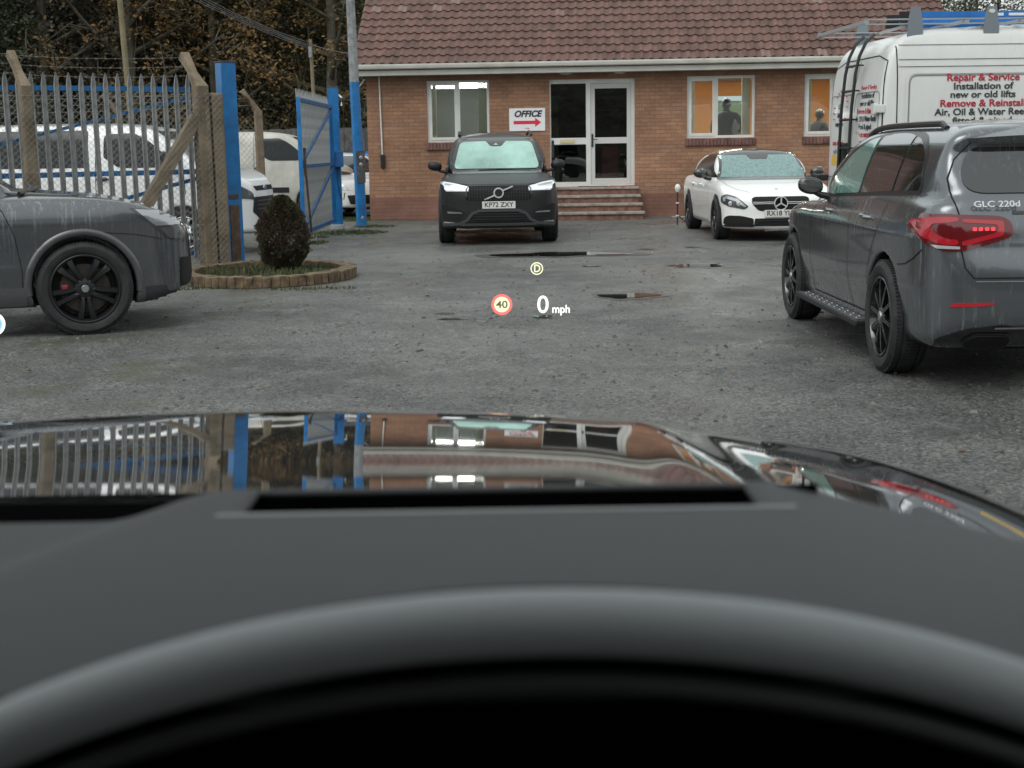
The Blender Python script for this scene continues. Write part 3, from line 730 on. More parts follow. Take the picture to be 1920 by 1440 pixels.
    for left in (True, False): door_mirror(root, 3.28, .87 if left else -.87, 1.14, left, BLK, GLS, .95)
    mb = MB(); mb.tube([(3.74, .55, 1.14), (3.70, .1, 1.165), (3.72, -.3, 1.155)], .012, 6); mb.build('wiper', BLK, root)
    return root
suv_black()
# ---- white saloon facing the camera
SS = dict(L=4.75, W=1.84, H=1.44, z0=.16, wr=.335, arch=.365, az=.015, ain=.60, tr=.915, axles=(1.05, 3.94), k=.08, kg=.08, kb=.05,
  side=[(.12, .25, 1), (0, .45), (.0, .8), (.1, 1.0), (.4, 1.02), (1.2, .98), (2.5, .93), (3.1, .94), (3.4, .95), (3.9, .90), (4.35, .80), (4.62, .70), (4.71, .60), (4.735, .40), (4.75, .24), (4.66, .17, 1), (3.0, .19), (1.0, .2)],
  plan=[(-.001, -.3), (0, .5), (.06, .75), (.3, .88), (1.0, .92), (3.6, .915), (4.05, .905), (4.4, .84), (4.62, .68), (4.72, .45), (4.75, .1), (4.75, -.3)],
  sect=[(0, .15, 1), (.84, .18, 1), (.87, .25), (.885, .4), (.915, .56), (.92, .68), (.905, .79), (.86, .88), (.78, .94), (.5, .97), (0, .985), (-.3, .7)],
  gside=[(.5, .8, 1), (.6, .98), (1.0, 1.22), (1.5, 1.39), (2.0, 1.44), (2.4, 1.425), (2.7, 1.35), (3.4, .95), (3.5, .8, 1)],
  gplan=[(.4, -.3), (.42, .4), (.8, .72), (1.5, .82), (2.6, .84), (3.1, .76), (3.4, .55), (3.5, 0), (3.5, -.3)],
  gsect=[(0, .7, 1), (.88, .76, 1), (.86, .88), (.79, 1.05), (.69, 1.26), (.58, 1.37), (.38, 1.425), (0, 1.44), (-.3, 1.1)])
PW = paint('white_paint', (.88, .88, .86), 0, .3, streak=0, coat=.6, cr=.1)
def saloon():
    root, sh = vehicle(SS, 'parked_saloon', 'white saloon car parked facing the camera by the right-hand office wall, black roof', 'car',
        (4.15, 26.05, 0), R(-89), PW, .02, ('s', .335, .23, .245, 'five', mat('dark_rim', (.03, .03, .032), .3, metal=.6)))
    BG = mat('black_roof_paint', (.02, .018, .018), .2, coat=1)
    sh.patch('roof_panel', [(.95, .54), (1.4, .64), (2.5, .64), (2.80, .58), (2.80, -.58), (2.5, -.64), (1.4, -.64), (.95, -.54)], 'top', BG, r=.06, off=.004)
    sh.patch('windscreen_surround', [(-.74, .93), (.74, .93), (.74, .97), (.63, 1.40), (-.63, 1.40), (-.74, .97)], 'front', BG, r=.03, off=.004)
    ws = sh.patch('windscreen', [(-.70, .965), (.70, .965), (.60, 1.32), (-.60, 1.32)], 'front', mat('beaded_reflection_windscreen', (.17, .28, .27), .22, var=.28, vs_=22, coat=.6, cr=.15), r=.03, off=.008)  # teal base paints in the reflected sky beneath the fine mottling
    sh.patch('mirror_sensor', [(-.19, 1.32), (.19, 1.32), (.14, 1.25), (-.14, 1.25)], 'front', BG, r=.02, off=.010)
    mirror_patches(sh, 'side_window', [(1.0, .99), (1.35, 1.24, .15), (1.9, 1.345, .2), (2.6, 1.33, .1), (3.22, .965)], VGL, r=.03)
    for sg in (1, -1):
        P = [(sg*.50, .545, .01), (sg*.56, .50), (sg*.78, .545), (sg*.865, .60), (sg*.865, .70), (sg*.81, .735), (sg*.66, .69)]
        l = sh.patch('headlight', P if sg > 0 else P[::-1], 'front', mat('smoked_lamp', (.07, .075, .08), .1, coat=1), r=.03, off=.008, grid=.03)
        P = [(sg*.53, .545, .01), (sg*.66, .66), (sg*.80, .71), (sg*.845, .69), (sg*.84, .62), (sg*.815, .625), (sg*.82, .67), (sg*.69, .63), (sg*.56, .535)]
        sh.patch('daytime_lamp', P if sg > 0 else P[::-1], 'front', LENS, r=.008, off=.012, grid=.03, parent=l)
        for y in (.64, .75):
            mb = MB(); h_ = sh.cast(sg*y, .60, 'front')[0]; mb.lathe([(0, .02), (.025, .018), (.038, .012), (.045, 0)], 20, axis='X', c=(h_.x+.003, sg*y, .59)); mb.build('projector_lens', LENS, l, smooth=True)
        P = [(sg*.42, .235), (sg*.78, .235), (sg*.84, .27), (sg*.83, .37), (sg*.78, .405), (sg*.62, .405), (sg*.42, .36)]
        sh.patch('side_intake', P if sg > 0 else P[::-1], 'front', GAP, r=.03, off=.006)
    sh.patch('lower_intake', [(-.42, .24), (.42, .24), (.40, .36), (-.40, .36)], 'front', GAP, r=.01, off=.005)
    mb = MB(); sh.strip(mb, [(-.83, .245), (-.42, .245), (-.34, .325), (.34, .325), (.42, .245), (.83, .245)], 'front', .02, .016); mb.build('intake_blade', BLK, root, fix=False)
    mb = MB(); sh.strip(mb, [(-.86, .21), (-.42, .19), (0, .205), (.42, .19), (.86, .21)], 'front', .022, .03); mb.build('front_splitter', PW, root, fix=False)
    gr = sh.patch('grille', [(-.34, .475, .05), (.34, .475, .05), (.44, .58), (.45, .665), (.40, .69), (-.40, .69), (-.45, .665), (-.44, .58)], 'front', GAP, r=.03, off=.006, grid=.03)
    mb = MB(); c = sh.cast(.02, .585, 'front')[0].x+.02
    for sg in (1, -1):
        for dz in (-.012, .012):
            P = []
            for i in range(8):
                y = sg*(.10+.33*i/7); h_ = sh.cast(y, .59, 'front')[0]; P.append((h_.x+.015, y, .598+dz))
            mb.tube(P, .006, 6)
    mb.build('grille_blades', M['pale_chrome'], gr, smooth=True)
    mb = MB(); mb.lathe([(.092, 0), (.095, .014), (.106, .014), (.109, 0)], 40, axis='X', c=(c, 0, .59))
    for k in range(3):
        t = R(90+120*k); mb.beam((c+.008, 0, .59), (c+.008, .095*math.cos(t), .59+.095*math.sin(t)), .020, .014, up=(1, 0, 0))
    b = mb.build('star_emblem', M['pale_chrome'], root, smooth=True)
    MB().lathe([(0, .003), (.094, .003), (.096, -.02)], 30, axis='X', c=(c, 0, .59)).build('emblem_disc', GBLK, b, smooth=True)
    plate(root, sh.cast(0, .42, 'front')[0].x+.02, 0, .435, 'front', 'RX18 YLA')
    h_ = sh.cast(4.34, 0, 'top')[0]; MB().lathe([(0, .006), (.022, .005), (.026, 0)], 20, axis='Z', c=(h_.x, 0, h_.z)).build('bonnet_badge', SIL, root)
    G = [('top', [(4.5, .45), (4.36, .62), (4.1, .74), (3.5, .76)]), ('top', [(4.5, -.45), (4.36, -.62), (4.1, -.74), (3.5, -.76)])]
    for v in ('left', 'right'): G += [(v, [(3.18, .93), (3.24, .7), (3.2, .28)]), (v, [(2.1, .95), (2.12, .6), (2.08, .28)]), (v, [(3.1, .265), (1.6, .265)])]
    gaps(sh, G, .006)
    for v in ('left', 'right'):
        for x in (1.55, 2.4): handle(sh, x, .84, PW, v)
    for left in (True, False): door_mirror(root, 2.95, .82 if left else -.82, .95, left, mat('mirror_black', (.03, .028, .028), .2, coat=1), GLS, .95)
    return root
saloon()
# ================================================================ GROUND
def ground_material():
    m = bpy.data.materials.new('wet_tarmac'); m.use_nodes = True; nt = m.node_tree; b = nt.nodes['Principled BSDF']
    v = _coord(nt); n1 = _noise(nt, v, .35, 5, .6); n2 = _noise(nt, v, 2.2, 6, .65); n3 = _noise(nt, v, 55, 6, .85)
    vo = nt.nodes.new('ShaderNodeTexVoronoi'); vo.inputs['Scale'].default_value = 58; nt.links.new(v, vo.inputs['Vector'])
    sep = nt.nodes.new('ShaderNodeSeparateXYZ'); nt.links.new(v, sep.inputs[0])
    c = _mix(nt, (.088, .090, .087), (.165, .165, .156), _ramp(nt, n1, [(.38, 0), (.60, 1)]))
    c = _mix(nt, c, (.215, .212, .20), _ramp(nt, n2, [(.48, 0), (.70, .8)]))
    stone = _ramp(nt, vo.outputs['Color'], [(.12, .40), (.45, 1.0), (.85, 1.7)])
    near = nt.nodes.new('ShaderNodeMapRange'); near.inputs[1].default_value = 17.5; near.inputs[2].default_value = 13.5
    nt.links.new(sep.outputs[1], near.inputs[0])
    c2 = _mix(nt, c, stone, 1.0, 'MULTIPLY'); c3 = _mix(nt, c, _ramp(nt, n3, [(.38, .35), (.62, 1.6)]), 1.0, 'MULTIPLY')
    c2 = _mix(nt, c2, _ramp(nt, n3, [(.38, .35), (.62, 1.6)]), 1.0, 'MULTIPLY')
    c = _mix(nt, c3, c2, near.outputs[0])
    # brown silt and moss, patches with their own shape
    n4 = _noise(nt, _coord(nt, (1, .45, 1)), .55, 4, .6)
    mo = _ramp(nt, n4, [(.60, 0), (.70, .65)])
    c = _mix(nt, c, (.075, .068, .045), mo)
    xl = nt.nodes.new('ShaderNodeMapRange'); xl.inputs[1].default_value = -1.5; xl.inputs[2].default_value = -2.6
    nt.links.new(sep.outputs[0], xl.inputs[0])
    n5 = _noise(nt, v, 1.4, 5, .7); mg = nt.nodes.new('ShaderNodeMath'); mg.operation = 'MULTIPLY'
    nt.links.new(_ramp(nt, n5, [(.50, 0), (.64, .7)]), mg.inputs[0]); nt.links.new(xl.outputs[0], mg.inputs[1])
    c = _mix(nt, c, (.075, .088, .035), mg.outputs[0])
    dk = nt.nodes.new('ShaderNodeMapRange'); dk.inputs[1].default_value = 4; dk.inputs[2].default_value = 15; dk.inputs[3].default_value = .80; dk.inputs[4].default_value = .90
    nt.links.new(sep.outputs[1], dk.inputs[0]); c = _mix(nt, c, dk.outputs[0], 1.0, 'MULTIPLY')
    nt.links.new(c, b.inputs['Base Color'])
    wet = _noise(nt, _coord(nt, (1, .6, 1)), .8, 5, .62)
    rr = _ramp(nt, wet, [(.38, .20), (.50, .42), (.60, .68)]); nt.links.new(rr, b.inputs['Roughness'])
    b.inputs['Specular IOR Level'].default_value = .55
    add = nt.nodes.new('ShaderNodeMath'); add.operation = 'MULTIPLY_ADD'; add.inputs[1].default_value = .6
    nt.links.new(vo.outputs['Distance'], add.inputs[0]); nt.links.new(n3, add.inputs[2])
    _bump(nt, add.outputs[0], .9, .016, b)
    return m
mb = MB(); mb.add([(-260, -70, 0), (260, -70, 0), (260, 420, 0), (-260, 420, 0)], [(0, 1, 2, 3)])
kind(mb.build('ground', ground_material(), None), 'structure')
mb = MB()
for i in range(61):
    x = -90+180*i/60; k = 1+.12*math.sin(i*1.3)+.08*math.sin(i*2.9)
    mb.v += [(x, -20, -.2), (x, -24, 3.5*k), (x, -30, 8.0*k), (x, -44, 11.5*k), (x, -68, 12*k)]
for i in range(60):
    for j in range(4): mb.f.append((i*5+j, i*5+5+j, i*5+6+j, i*5+1+j))
kind(mb.build('hill', mat('added_dark_bank', (.045, .042, .030), .95, var=.6, vs_=.8, bump=.3, bs=2), None, fix=False), 'structure')  # added bank behind the camera, darkens what glass and car paint reflect
PUD = mat('puddle_water', (.018, .016, .013), .02, spec=.7)
DAMP = mat('damp_tarmac', (.075, .073, .068), .30, var=.5, vs_=14, bump=.006, bs=40)
def puddle(x, y, a, b, sd_):
    rn = random.Random(sd_); n = 48; ph = [rn.uniform(0, 6.28) for _ in range(6)]; v = [(0, 0, .0)]
    for i in range(n):
        t = 2*math.pi*i/n; k = 1+sum(.17/(j+1)**.7*math.sin((j+2)*t+ph[j]) for j in range(6)); v.append((a*k*math.cos(t), b*k*math.sin(t), 0))
    mb = MB(); mb.add(v, [(0, i+1, (i+1) % n+1) for i in range(n)])
    o = mb.build('puddle', PUD, None, loc=(x, y, .009)); kind(o, 'structure')
    mb2 = MB(); mb2.add([(p[0]*1.22, p[1]*1.5, 0) for p in v], [(0, i+1, (i+1) % n+1) for i in range(n)]); kind(mb2.build('damp_ground', DAMP, None, loc=(x+.02, y, .004)), 'structure')
for i, a in enumerate([(.72, 19.35, .82, .42), (1.18, 13.78, .26, .27), (2.35, 17.15, .34, .22), (.29, 12.15, .10, .07), (-.55, 12.1, .10, .03), (-.62, 12.5, .08, .02),
        (1.02, 17.3, .10, .04), (2.0, 20.1, .10, .05), (2.7, 20.3, .10, .04)]): puddle(*a, i+3)
def leaves():
    rn = random.Random(77); mb = MB()
    for i in range(420):
        y = 4+rn.random()*24; x = rn.uniform(-.42, .42)*y; s = rn.uniform(.012, .032); a = rn.uniform(0, 6.3); c, d = math.cos(a)*s, math.sin(a)*s; z = .008
        mb.add([(x-c, y-d, z), (x+d*.6, y-c*.6, z+rn.uniform(0, .012)), (x+c, y+d, z+rn.uniform(0, .01)), (x-d*.6, y+c*.6, z+rn.uniform(0, .015))], [(0, 1, 2, 3)])
    kind(mb.build('fallen_leaves', mat('wet_leaf', (.13, .075, .035), .5, var=.6, vs_=3), None, fix=False), 'stuff')
leaves()
# loose stones lying on the yard
def gravel():
    rn = random.Random(5); mb = MB()
    for i in range(17000):
        y = 3.0+rn.random()**1.5*17; x = rn.uniform(-1, 1)*(.5+y*.42)
        if rn.random() > .25+.75*abs(math.sin(x*1.7+y*.9)*math.cos(y*.5-x)): continue
        s = .0035+rn.random()**5*.018+(.004 if y < 7 else 0)
        if x > 1.5 and y < 8: s *= 1.25
        a = rn.uniform(0, 6.3); c, d = math.cos(a), math.sin(a)
        P = [(-1, -.7, 0), (.9, -.8, 0), (1.1, .7, 0), (-.8, .9, 0), (-.4, -.3, .8), (.5, -.35, .9), (.45, .4, .7), (-.5, .35, .85)]
        v = [(x+(p*c-q*d)*s*rn.uniform(.8, 1.2), y+(p*d+q*c)*s*rn.uniform(.8, 1.2), r_*s*.8) for p, q, r_ in P]
        mb.add(v, [(4, 5, 6, 7), (0, 1, 5, 4), (1, 2, 6, 5), (2, 3, 7, 6), (3, 0, 4, 7)])
    o = mb.build('gravel', mat('stones', (.085, .083, .077), .5, var=.85, vs_=14), None, fix=False); kind(o, 'stuff')
gravel()
MOSS = mat('moss_grass', (.062, .082, .022), .8, var=.45, vs_=5)
def tufts(name, spots, n, hgt, m, sd_=1, parent=None):
    """blades scattered over ellipses (x, y, rx, ry, z)"""
    rn = random.Random(sd_); mb = MB()
    for x0, y0, rx, ry, z0 in spots:
        for i in range(int(n*rx*ry*4)+12):
            r_ = math.sqrt(rn.random()); t = rn.uniform(0, 6.28); x = x0+rx*r_*math.cos(t); y = y0+ry*r_*math.sin(t)
            h = hgt*rn.uniform(.35, 1)*(1.1-r_*.5); a = rn.uniform(0, 6.28); wd = rn.uniform(.004, .010); lx, ly = rn.uniform(-.5, .5)*h, rn.uniform(-.5, .5)*h
            c, s = math.cos(a)*wd, math.sin(a)*wd
            mb.add([(x-c, y-s, z0), (x+c, y+s, z0), (x+c*.4+lx, y+s*.4+ly, z0+h), (x-c*.4+lx, y-s*.4+ly, z0+h)], [(0, 1, 2, 3)])
    return mb.build(name, m, parent, fix=False)
o = tufts('grass', [(-3.0, 25.3, .75, .7, 0), (-3.5, 24.1, .3, .5, 0), (-2.7, 27.3, .45, .4, 0), (-3.2, 22.6, .2, .5, 0), (-4.6, 27.5, .8, 2.0, 0), (-2.9, 31, .5, 1, 0), (-2.2, 15.0, .5, .12, 0), (-3.6, 15.2, .45, .12, 0), (-5.2, 17.0, .9, .15, 0), (-4.6, 30.5, 3.0, 1.2, 0)], 520, .05, MOSS); kind(o, 'stuff')
# ================================================================ OFFICE BUILDING
def brick_material(name, axes, c1, c2, mort):
    m = bpy.data.materials.new(name); m.use_nodes = True; nt = m.node_tree; b = nt.nodes['Principled BSDF']
    t = nt.nodes.new('ShaderNodeTexCoord'); s = nt.nodes.new('ShaderNodeSeparateXYZ'); nt.links.new(t.outputs['Object'], s.inputs[0])
    c = nt.nodes.new('ShaderNodeCombineXYZ'); nt.links.new(s.outputs[axes[0]], c.inputs[0]); nt.links.new(s.outputs[axes[1]], c.inputs[1])
    br = nt.nodes.new('ShaderNodeTexBrick'); nt.links.new(c.outputs[0], br.inputs['Vector'])
    for k, v in (('Scale', 1), ('Mortar Size', .006), ('Mortar Smooth', .15), ('Bias', 0), ('Brick Width', .225), ('Row Height', .080)): br.inputs[k].default_value = v
    br.inputs['Color1'].default_value = (*c1, 1); br.inputs['Color2'].default_value = (*c2, 1); br.inputs['Mortar'].default_value = (*mort, 1)
    n = _noise(nt, t.outputs['Object'], 1.1, 6, .65); n2 = _noise(nt, t.outputs['Object'], 26, 3, .6)
    k = _mix(nt, br.outputs[0], _ramp(nt, n, [(.3, .70), (.7, 1.22)]), 1, 'MULTIPLY'); k = _mix(nt, k, _ramp(nt, n2, [(.3, .82), (.7, 1.16)]), 1, 'MULTIPLY')
    # engineering-brick plinth courses
    mr = nt.nodes.new('ShaderNodeMath'); mr.operation = 'LESS_THAN'; mr.inputs[1].default_value = .48; nt.links.new(s.outputs[2], mr.inputs[0])
    mf = nt.nodes.new('ShaderNodeMath'); mf.operation = 'MULTIPLY'; mf.inputs[1].default_value = .75; nt.links.new(mr.outputs[0], mf.inputs[0])
    k = _mix(nt, k, _mix(nt, (.20, .095, .075), _ramp(nt, n, [(.3, .6), (.7, 1.3)]), 1, 'MULTIPLY'), mf.outputs[0])
    nt.links.new(k, b.inputs['Base Color']); b.inputs['Roughness'].default_value = .85
    inv = nt.nodes.new('ShaderNodeMath'); inv.operation = 'SUBTRACT'; inv.inputs[0].default_value = 1; nt.links.new(br.outputs['Fac'], inv.inputs[1])
    ad = nt.nodes.new('ShaderNodeMath'); ad.operation = 'MULTIPLY_ADD'; ad.inputs[1].default_value = .35; nt.links.new(n2, ad.inputs[0]); nt.links.new(inv.outputs[0], ad.inputs[2])
    _bump(nt, ad.outputs[0], .7, .006, b)
    return m
BC = ((.385, .205, .120), (.305, .155, .094), (.20, .142, .105))
BR_F = brick_material('brick_front', (0, 2), *BC); BR_S = brick_material('brick_side', (1, 2), *BC)
UPV = mat('white_upvc', (.70, .70, .67), .35, var=.08, vs_=3)
GUT = mat('cream_gutter', (.60, .59, .53), .4, var=.12, vs_=2)
def pane_material():
    m = bpy.data.materials.new('window_pane'); m.use_nodes = True; nt = m.node_tree
    for n in list(nt.nodes):
        if n.type == 'BSDF_PRINCIPLED': nt.nodes.remove(n)
    out = [n for n in nt.nodes if n.type == 'OUTPUT_MATERIAL'][0]
    tr = nt.nodes.new('ShaderNodeBsdfTransparent'); tr.inputs[0].default_value = (.86, .90, .88, 1)
    gl = nt.nodes.new('ShaderNodeBsdfGlossy'); gl.inputs['Roughness'].default_value = .01
    fr = nt.nodes.new('ShaderNodeFresnel'); fr.inputs[0].default_value = 1.5
    ad = nt.nodes.new('ShaderNodeMath'); ad.operation = 'MULTIPLY_ADD'; ad.inputs[1].default_value = 1.7; ad.inputs[2].default_value = .03; nt.links.new(fr.outputs[0], ad.inputs[0])
    mx = nt.nodes.new('ShaderNodeMixShader'); nt.links.new(ad.outputs[0], mx.inputs[0]); nt.links.new(tr.outputs[0], mx.inputs[1]); nt.links.new(gl.outputs[0], mx.inputs[2])
    nt.links.new(mx.outputs[0], out.inputs[0]); return m
PANE = pane_material()
def wall_holes(x0, x1, z0, z1, y0, y1, holes):
    xs = sorted({x0, x1, *[h[0] for h in holes], *[h[1] for h in holes]}); zs = sorted({z0, z1, *[h[2] for h in holes], *[h[3] for h in holes]})
    ins = lambda a, b: any(h[0] < a < h[1] and h[2] < b < h[3] for h in holes) or not (x0 < a < x1 and z0 < b < z1)
    v = {}; V = []; Fc = []
    def vi(p):
        if p not in v: v[p] = len(V); V.append(p)
        return v[p]
    def q(*p): Fc.append(tuple(vi(a) for a in p))
    for i in range(len(xs)-1):
        for j in range(len(zs)-1):
            a, b, c, d = xs[i], xs[i+1], zs[j], zs[j+1]; mx, mz = (a+b)/2, (c+d)/2
            if ins(mx, mz): continue
            q((a, y0, c), (b, y0, c), (b, y0, d), (a, y0, d)); q((a, y1, c), (a, y1, d), (b, y1, d), (b, y1, c))
            e = 1e-3
            if ins(a-e, mz): q((a, y0, c), (a, y0, d), (a, y1, d), (a, y1, c))
            if ins(b+e, mz): q((b, y0, c), (b, y1, c), (b, y1, d), (b, y0, d))
            if ins(mx, c-e): q((a, y0, c), (a, y1, c), (b, y1, c), (b, y0, c))
            if ins(mx, d+e): q((a, y0, d), (b, y0, d), (b, y1, d), (a, y1, d))
    return MB().add(V, Fc)
BL, BD = 12.35, 6.6
OB = (-3.03, 29.86, 0); ORZ = R(-2.5)
EAVE_Y, EAVE_Z, PITCH = -.44, 3.28, R(34)
def building():
    root = thing('office_building', 'single storey brick office with red pantile roof, white windows and glazed double door', 'building', OB, ORZ)
    W = [(1.30, 2.64, 1.65, 2.95), (6.86, 8.30, 1.65, 2.95), (9.34, 10.78, 1.65, 2.95)]; D = (3.93, 5.75, .66, 2.93)
    wall_holes(0, BL, -.05, 3.12, 0, .3, W+[D]).build('wall', BR_F, root)
    bw = (8.10, 9.0, 1.55, 2.75)
    wall_holes(0, BL, -.05, 3.12, BD-.3, BD, [bw]).build('wall', BR_F, root)
    ry = BD/2; rz_ = EAVE_Z-.12+math.tan(PITCH)*(ry-EAVE_Y)
    for x0 in (0, BL-.3):
        mb = MB(); mb.prism([(.3, -.05), (BD-.3, -.05), (BD-.3, 3.12), (BD/2, rz_-.35), (.3, 3.12)], x0, x0+.3, 'X'); mb.build('gable_wall', BR_S, root)
    # tiles: pantile wave with a step at each course
    TS = MB(); Lx0, Lx1 = -.22, BL+.12; pit = .195; nx = int((Lx1-Lx0)/pit)*7; gauge = .315
    slope = (ry-EAVE_Y)/math.cos(PITCH); rows = int(slope/gauge)+1; c, s = math.cos(PITCH), math.sin(PITCH)
    def wave(u):
        u = u % 1.0
        return .032*math.sin(math.pi*(u/.55)) if u < .55 else -.012*math.sin(math.pi*((u-.55)/.45))
    rn = random.Random(3)
    for r_ in range(rows):
        base = len(TS.v); s0 = r_*gauge; s1 = min(s0+gauge+.03, slope)
        for k, (sl, lift) in enumerate(((s0, .010), (s0, .032), (s1, .004))):
            for i in range(nx+1):
                x = Lx0+(Lx1-Lx0)*i/nx; h = wave((x-Lx0)/pit)+lift+rn.uniform(-.001, .001)
                dsl = 0 if k == 2 else -.045*(1-((x-Lx0)/pit % 1.0))*(.8)
                TS.v.append((x, EAVE_Y+(sl+dsl)*c-h*s, EAVE_Z+(sl+dsl)*s+h*c))
        for k in range(2):
            for i in range(nx): a = base+k*(nx+1)+i; TS.f.append((a, a+1, a+nx+2, a+nx+1))
    m = bpy.data.materials.new('clay_pantile'); m.use_nodes = True; nt = m.node_tree; b = nt.nodes['Principled BSDF']
    t = nt.nodes.new('ShaderNodeTexCoord'); sp = nt.nodes.new('ShaderNodeSeparateXYZ'); nt.links.new(t.outputs['Object'], sp.inputs[0])
    cb = nt.nodes.new('ShaderNodeCombineXYZ')
    for i_, (so, off, sc) in enumerate(((0, -Lx0, 1/pit), (2, -EAVE_Z, 1/(gauge*s)))):
        a1 = nt.nodes.new('ShaderNodeMath'); a1.operation = 'ADD'; a1.inputs[1].default_value = off; nt.links.new(sp.outputs[so], a1.inputs[0])
        a2 = nt.nodes.new('ShaderNodeMath'); a2.operation = 'MULTIPLY'; a2.inputs[1].default_value = sc; nt.links.new(a1.outputs[0], a2.inputs[0])
        a3 = nt.nodes.new('ShaderNodeMath'); a3.operation = 'FLOOR'; nt.links.new(a2.outputs[0], a3.inputs[0]); nt.links.new(a3.outputs[0], cb.inputs[i_])
    wn = nt.nodes.new('ShaderNodeTexWhiteNoise'); nt.links.new(cb.outputs[0], wn.inputs['Vector'])
    kx = _mix(nt, (.098, .046, .035), (.158, .078, .060), wn.outputs['Value'])
    k2 = _mix(nt, kx, _ramp(nt, _noise(nt, t.outputs['Object'], 3.5, 5, .7), [(.3, .68), (.7, 1.25)]), 1, 'MULTIPLY')
    k3 = _mix(nt, k2, (.22, .15, .13), _ramp(nt, wn.outputs['Value'], [(.965, 0), (.985, .8)]))
    nt.links.new(k3, b.inputs['Base Color']); b.inputs['Roughness'].default_value = .48
    _bump(nt, _noise(nt, t.outputs['Object'], 60, 3), .4, .003, b)
    rf = TS.build('roof', m, root, smooth=False, fix=False)
    autosmooth(rf.data, 30); rf.data.polygons.foreach_set('use_smooth', [True]*len(rf.data.polygons)); 
    mb = MB(); e = .045  # roof deck under the tiles, both slopes
    zr = EAVE_Z+math.tan(PITCH)*(ry-EAVE_Y)
    mb.prism([(EAVE_Y+.02, EAVE_Z-.03), (ry, zr-.03), (BD-EAVE_Y, EAVE_Z-.03), (BD-EAVE_Y, EAVE_Z-.12), (ry, zr-.14), (EAVE_Y+.02, EAVE_Z-.12)], Lx0+.01, Lx1-.02, 'X')
    mb.build('roof_deck', mat('deck', (.10, .06, .05), .8), rf)
    mb = MB(); mb.tube([(Lx0, ry, zr+.03), (Lx1, ry, zr+.03)], .11, 12); mb.build('ridge_tiles', m, rf)
    # fascia, soffit, gutter
    mb = MB(); mb.box(Lx0+.02, Lx1-.04, EAVE_Y+.03, EAVE_Y+.055, 3.055, 3.25); mb.build('fascia', GUT, root)
    mb = MB(); mb.box(Lx0+.02, Lx1-.04, EAVE_Y+.056, -.002, 3.056, 3.075); mb.build('soffit', mat('soffit_board', (.34, .33, .30), .6), root)
    mb = MB(); gp = [(-.055, .055), (-.062, .05), (-.062, .02), (-.05, -.03), (-.02, -.05), (.03, -.05), (.055, -.03), (.055, .05), (.045, .05), (.045, -.022), (.025, -.04), (-.02, -.04), (-.042, -.022), (-.05, .02), (-.05, .05)]
    mb.prism([(a+EAVE_Y-.03, b_+3.225) for a, b_ in gp], Lx0-.02, Lx1, 'X')
    for x in np.arange(.7, BL, 1.0): mb.prism([(a*1.07+EAVE_Y-.03, b_*1.07+3.225) for a, b_ in gp[:8]], x, x+.03, 'X') if 0 else None
    mb.build('gutter', GUT, root)
    # windows
    for i, (x0, x1, z0, z1) in enumerate(W):
        f = MB(); t_ = .055; y0, y1 = .05, .12
        f.box(x0, x1, y0, y1, z1-t_, z1); f.box(x0, x1, y0, y1, z0, z0+t_); f.box(x0, x0+t_, y0, y1, z0+t_, z1-t_); f.box(x1-t_, x1, y0, y1, z0+t_, z1-t_)
        xm = x0+(x1-x0)*(.50 if i == 0 else .435)
        f.box(xm-.035, xm+.035, y0, y1, z0+t_, z1-t_)
        a, b_ = (x0+t_, xm-.035)   # opening light frame stands proud
        f.box(a, b_, y0-.015, y1-.02, z1-t_-.05, z1-t_+.012); f.box(a, b_, y0-.015, y1-.02, z0+t_-.012, z0+t_+.05); f.box(a-.012, a+.045, y0-.015, y1-.02, z0+t_+.05, z1-t_-.05); f.box(b_-.045, b_+.012, y0-.015, y1-.02, z0+t_+.05, z1-t_-.05)
        wo = f.build('window', UPV, root)
        g = MB(); g.box(x0+.04, x1-.04, .085, .092, z0+.04, z1-.04); g.build('window_glass', PANE, wo)
        s_ = MB(); k = 0; x = x0-.03
        while x < x1+.03:
            s_.bbox(x, x+.066, -.055, .049, z0-.165, z0-.004, .02); x += .075
        s_.box(x0-.03, x1+.03, -.035, .048, z0-.16, z0-.02)
        s_.build('brick_sill', mat('sill_brick', (.165, .085, .072), .75, var=.45, vs_=5), wo)
        bl = MB()
        for x in ([x0+.10+.022*j for j in range(4)]+[x1-.25+.022*j for j in range(8)]): bl.box(x, x+.014, .20, .29, z0+.02, z1-.03)
        bl.build('vertical_blind', mat('blind_cream', (.55, .54, .44), .8), wo)
    # entrance
    x0, x1, z0, z1 = D; f = MB(); y0, y1 = .06, .13
    f.box(x0, x1, y0, y1, z1-.09, z1); f.box(x0, x0+.03, y0, y1, z0, z1-.09); f.box(x1-.075, x1, y0, y1, z0, z1-.09); f.box(x0+.78, x0+.88, y0, y1, z0, z1-.09)
    f.box(x0+.03, x0+.78, y0, y1, z0, z0+.10); f.box(x0+.03, x0+.78, y0, y1, z0+.90, z0+1.04); f.box(x0+.88, x1-.075, y0, y1, z0, z0+.04)
    dr = f.build('entrance', UPV, root)
    f = MB(); a, b_ = x0+.885, x1-.08; y2 = y0+.022
    f.box(a, b_, y2, y1, z1-.20, z1-.095); f.box(a, b_, y2, y1, z0+.045, z0+.17); f.box(a, a+.085, y2, y1, z0+.17, z1-.20); f.box(b_-.085, b_, y2, y1, z0+.17, z1-.20); f.box(a+.085, b_-.085, y2, y1, z0+.91, z0+1.04)
    f.build('door', mat('door_upvc', (.60, .60, .575), .35), dr)
    g = MB(); g.box(x0+.02, x1-.02, .098, .104, z0+.03, z1-.03); g.build('door_glass', PANE, dr)
    g = MB(); g.bbox(x0+.22, x0+.53, y0-.02, y0, z0+.93, z0+1.01, .006); g.build('letterbox', mat('cream_plate', (.62, .55, .33), .5), dr)
